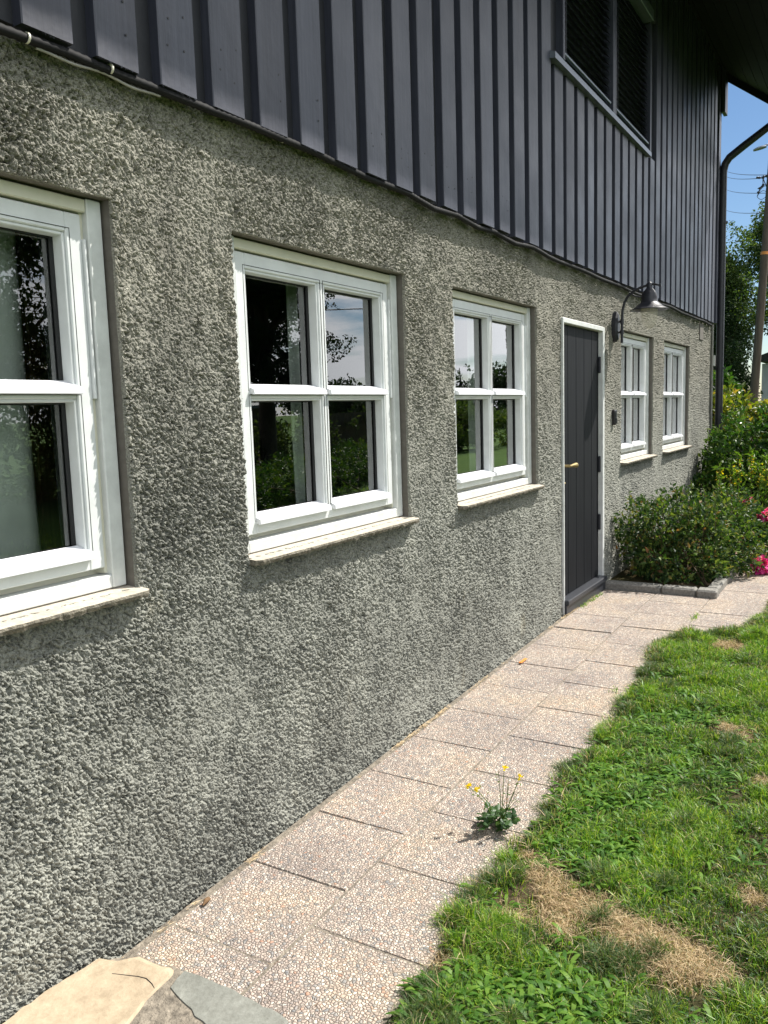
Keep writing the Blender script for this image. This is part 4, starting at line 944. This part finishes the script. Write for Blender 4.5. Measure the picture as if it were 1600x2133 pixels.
q = RNG.random(len(P)); mi = np.where(q < .55+.35*nz, 0, 1); mi = np.where(ed < .7, np.where(q < .2, 0, np.where(q > .82, 2, 1)), mi)
mi = np.where((q*.9+.05 < dry) | (RNG.random(len(P)) < .035), 2, mi)
# tufts: fine upright clumps leaning over the slabs and round the bare spots
T_ = [(4.94, -.80, .10), (4.80, -.78, .08), (4.37, -.79, .08), (2.01, -.77, .05), (1.98, -.90, .06), (2.03, -1.22, .07), (2.36, -.79, .05), (3.10, -.77, .07), (3.42, -.80, .07), (2.62, -.83, .05), (2.12, -.78, .045), (1.93, -.96, .05), (2.05, -1.28, .05), (5.15, -1.0, .07), (5.5, -1.18, .08), (2.38, -1.10, .06), (2.45, -1.28, .06), (1.72, -.84, .05), (1.62, -.86, .05), (2.75, -.80, .05), (3.9, -.78, .06)]
rt = random.Random(9)
for q_ in range(70):
    x_ = 1.45+6*rt.random()**1.5; T_.append((x_, float(edge(x_))-.02-rt.random()**1.5*.6, rt.uniform(.03, .06)))
TP = []; TH = []
for (x_, y_, r_) in T_:
    k_ = int(520*(r_/.06)**2); a_ = RNG.uniform(0, 6.283, k_); d_ = r_*RNG.random(k_)**.7
    TP.append(np.stack([x_+d_*np.cos(a_), y_+d_*np.sin(a_), np.zeros(k_)], 1)); TH.append(RNG.uniform(.035, .075, k_)*(1.15-.55*d_/r_))
TP = np.concatenate(TP); TH = np.concatenate(TH); TP[:, 2] = lawnz(TP[:, 0], TP[:, 1])-.002
nb0 = len(P); P = np.concatenate([P, TP]); h = np.concatenate([h, TH]); w = np.concatenate([w, RNG.uniform(.0011, .0019, len(TP))*(1+.2*(TP[:, 0]-1.5))]); lean = np.concatenate([lean, RNG.uniform(.2, 1.1, len(TP))])
mi = np.concatenate([mi, np.where(RNG.random(len(TP)) < .04, 2, (vnoise(TP[:, 0]*5, TP[:, 1]*5, 77) > -.25).astype(int))])
V, L, st = blades(P, h, w, lean)
tag(npmesh('grass', V, L, st, [MT['grass'], MT['grassdk'], MT['straw']], midx=np.repeat(mi, 3)), 'short patchy green grass with dry straw spots', 'grass', kind='stuff')
# coarser grass outside the direct view
n = 26000; x = RNG.uniform(.3, 16, n); e = edge(x); y = e-.2-RNG.random(n)**1.4*5.5; m_ = y < -1.8+.125*x-.1; x, y = x[m_], y[m_]
P = np.stack([x, y, lawnz(x, y)], 1); V, L, st = blades(P, RNG.uniform(.03, .06, len(P)), RNG.uniform(.006, .012, len(P)), RNG.uniform(.2, 1.1, len(P)))
mi = (RNG.random(len(P)) < .4).astype(int); tag(npmesh('outer_grass', V, L, st, [MT['grass'], MT['grassdk']], midx=np.repeat(mi, 3)), 'coarser grass of the lawn farther from the path', 'grass', kind='stuff')

# straw litter on the dry spots (lying flat)
C = []
for x, y, r_ in DRY:
    k = int(1500*(r_/.1)**2*(.6 if x > 3 else 1)); C.append(np.stack([x+RNG.normal(0, r_*.6, k), y+RNG.normal(0, r_*.6, k), np.zeros(k)], 1))
C = np.concatenate(C); C = C[C[:, 1] < edge(C[:, 0])+.01]; C[:, 2] = lawnz(C[:, 0], C[:, 1])+RNG.uniform(.0, .008, len(C))
V, L, st = blades(C, RNG.uniform(.015, .042, len(C)), RNG.uniform(.0009, .0017, len(C)), RNG.uniform(.6, 1.9, len(C)), .7)
tag(npmesh('straw', V, L, st, [MT['straw'], MT['grassdk']], midx=np.repeat((RNG.random(len(C)) < .1).astype(int), 3)), 'dry bleached straw lying on the bare lawn spots', 'straw', kind='stuff')

# broad leaved lawn weeds: rosettes of long leaves
def rosette(P, nl, L0, L1, wd, rise=.6):
    Vs = []; Ls = []; Ss = []; n = len(P)*nl; c = np.repeat(P, nl, 0); a = RNG.uniform(0, 2*np.pi, n); L_ = RNG.uniform(L0, L1, n); rz = RNG.uniform(.15, 1.0, n)*rise
    d = np.stack([np.cos(a), np.sin(a), np.zeros(n)], 1); s = np.stack([-np.sin(a), np.cos(a), np.zeros(n)], 1); up = np.array([0, 0, 1.])
    ts = [0, .3, .62, .86, 1]; ws = [.15, .62, 1, .65, 0]; rows = []
    for t, w_ in zip(ts, ws):
        p = c+d*(L_*t*(1-.25*rz))[:, None]+up*(L_*rz*(t*1.15-.75*t*t))[:, None]
        if w_ > 0: hw = (L_*wd*w_*.5)[:, None]; rows += [p-s*hw+up*hw*.3, p+s*hw+up*hw*.3]
        else: rows += [p]
    V = np.stack(rows, 1).reshape(-1, 3); k = np.arange(n)*9
    L = np.stack([k, k+1, k+3, k+2, k+2, k+3, k+5, k+4, k+4, k+5, k+7, k+6, k+6, k+7, k+8], -1).reshape(-1)
    return V, L, (np.arange(n)[:, None]*15+np.array([0, 4, 8, 12])).reshape(-1)
C = []
for x, y, r_ in BROAD:
    k = int(46*(r_/.13)**2); C.append(np.stack([x+RNG.normal(0, r_*.62, k), y+RNG.normal(0, r_*.62, k), np.zeros(k)], 1))
xr = RNG.uniform(1.5, 7, 230); C.append(np.stack([xr, edge(xr)-RNG.random(230)*.75, np.zeros(230)], 1))
C = np.concatenate(C); C = C[(C[:, 1] < edge(C[:, 0])-.012) & (inside(C, DRY, .8) < .3)]; C[:, 2] = lawnz(C[:, 0], C[:, 1])+.004
V, L, st = rosette(C, 8, .030, .078, .17, 1.0)
tag(npmesh('lawn_weeds', V, L, st, MT['broad'], smooth=True), 'bright green dandelion leaves growing in clumps through the lawn', 'weeds', kind='stuff')
# small clover-like leaves hugging the ground
P = scatter(9000, 1.3, 7.5, 1.5); P = P[(inside(P, DRY) < .4)&(inside(P, BARE) < .4)]; P[:, 2] += .012
leaves('ground_cover', P, RNG.uniform(.008, .018, len(P)), MT['clover'], up=.1, aspect=.8); tag(bpy.data.objects['ground_cover'], 'tiny dark clover leaves among the grass', 'ground cover', kind='stuff')

# buttercup growing from the paving
bc = empty('buttercup', (2.54, -.70, .03), 'flowering buttercup weed with four yellow heads growing from the paving edge', 'weed')
b = MB(); heads = [(2.555, -.712, .250), (2.56, -.770, .232), (2.53, -.618, .165), (2.50, -.60, .185), (2.55, -.693, .238)]
for hx_, hy_, hz_ in heads: b.tube([(2.545+random.uniform(-.01, .01), -.70+random.uniform(-.01, .01), .03), ((2.54+hx_)/2+.01, (-.70+hy_)/2, .03+hz_*.5), (hx_, hy_, hz_)], [.0018, .0014, .0010], 5)
for q in range(8): b.tube([(2.55, -.72, .1), (2.55+random.uniform(-.05, .05), -.74+random.uniform(-.08, .04), .13+random.uniform(0, .1))], [.0012, .0008], 4)
b.build('stem', MT['loose'], bc)
for hx_, hy_, hz_ in heads[:4]:
    C = np.repeat([[hx_, hy_, hz_]], 7, 0)+RNG.normal(0, .0015, (7, 3)); leaves('flower', C, RNG.uniform(.011, .017, 7), MT['yellow'], bc, up=.8, aspect=1)
C = np.stack([RNG.uniform(2.49, 2.58, 40), RNG.uniform(-.78, -.62, 40), RNG.uniform(.1, .22, 40)], 1); 
for c_ in C: leaves('leaflet', c_[None, :], RNG.uniform(.008, .016, 1), MT['loose'], bc, aspect=.4)
# lobed basal leaves
LV = []; LF = []
for q in range(26):
    a = random.uniform(0, 6.28); rr_ = random.uniform(.01, .062); c0 = np.array([2.535+rr_*math.cos(a)*.9, -.685+rr_*math.sin(a)*1.1, .045+random.uniform(0, .055)])
    ax = random.uniform(0, 6.28); R_ = random.uniform(.020, .034); nrm = np.array([random.gauss(0, .35), random.gauss(0, .35), 1.]); nrm /= np.linalg.norm(nrm); u_ = np.cross(nrm, [math.cos(ax), math.sin(ax), 0]); u_ /= np.linalg.norm(u_); v_ = np.cross(nrm, u_)
    N = 22; o_ = len(LV); LV.append(c0)
    for k in range(N):
        t = -2.5+5.0*k/(N-1); R2 = R_*(.55+.45*abs(math.cos(t*1.5)))*(1+.12*math.cos(t*9)); LV.append(c0+u_*R2*math.cos(t)+v_*R2*math.sin(t)+nrm*.004*math.cos(t*3))
    LF += [(o_, o_+k, o_+k+1) for k in range(1, N)]
npmesh('basal_leaf', np.array(LV), np.array(LF), np.arange(len(LF))*3, MT['clover'], bc)

# weed tufts along joints and at the door sill
C = np.concatenate([np.stack([RNG.uniform(5.5, 6.0, 120), RNG.uniform(-.07, -.04, 120), np.full(120, .10)], 1), np.stack([5.55+RNG.normal(0, .05, 45), -.80+RNG.normal(0, .012, 45), np.full(45, .10)], 1), np.stack([4.02+RNG.normal(0, .03, 25), -.70+RNG.normal(0, .02, 25), np.full(25, .068)], 1)])
V, L, st = blades(C, RNG.uniform(.012, .03, len(C)), RNG.uniform(.002, .004, len(C)), RNG.uniform(.3, 1.2, len(C)))
tag(npmesh('joint_weeds', V, L, st, MT['grass']), 'thin grass growing in the joints and along the door sill', 'weeds', kind='stuff')
# needle litter in the corner between wall and path
n = 3000; x = RNG.uniform(1.4, 6.1, n); x = x[vnoise(x*5, x*0, 80)+.7*vnoise(x*17, x*0+4, 81)+RNG.normal(0, .25, n) > .15]; n = len(x); C = np.stack([x, -.022-np.abs(RNG.normal(0, .010, n)), zg(x)+RNG.uniform(.001, .010, n)], 1); a = RNG.normal(0, .5, n)+np.where(RNG.random(n) < .8, 0, 1.2)
d = np.stack([np.cos(a), -np.sin(a)*.5, RNG.normal(0, .12, n)], 1)*RNG.uniform(.008, .028, n)[:, None]; s = np.array([0, 1, .4])*.0009
V = np.stack([C-s, C+s, C+d+s*.4, C+d-s*.4], 1).reshape(-1, 3)
tag(npmesh('needle_litter', V, np.arange(4*n), np.arange(n)*4, MT['straw']), 'brown needles and straw gathered along the wall foot', 'litter', kind='stuff')
n = 330; x = RNG.uniform(1.5, 6.0, n); C = np.stack([x, RNG.uniform(-.76, -.04, n), zg(x)+.004], 1); a = RNG.uniform(0, 6.28, n); d = np.stack([np.cos(a), np.sin(a), 0*a], 1)*RNG.uniform(.004, .02, n)[:, None]; s = np.stack([-np.sin(a), np.cos(a), 0*a], 1)*.0010
V = np.stack([C-s, C+s, C+d+s*.5, C+d-s*.5], 1).reshape(-1, 3)
tag(npmesh('path_crumbs', V, np.arange(4*n), np.arange(n)*4, MT['deadleaf']), 'scattered bits of dead leaf and straw on the slabs', 'litter', kind='stuff')
# moss and grit along the slab joints
b = MB(); b.add([(1.612, -.195, .016), (1.63, -.185, .022), (1.655, -.190, .018), (1.648, -.205, .014), (1.63, -.212, .013), (1.632, -.198, .028)], [(0, 1, 5), (1, 2, 5), (2, 3, 5), (3, 4, 5), (4, 0, 5)])
b = MB(); b.tube([(1.72, -.062, .012), (1.735, -.060, .018), (1.75, -.058, .016), (1.76, -.056, .010)], [.002, .008, .007, .001], 7)
tag(b.build('snail_shell', MT['deadleaf']), 'small dark brown cone bit lying on the slabs near the wall', 'pine cone bit')
b = MB(); b.box(4.20, 4.29, -.125, -.108, .083, .088, b=.002); tag(b.build('wood_chip', MT['orange']), 'orange brown wood chip on the paving before the door', 'wood chip')
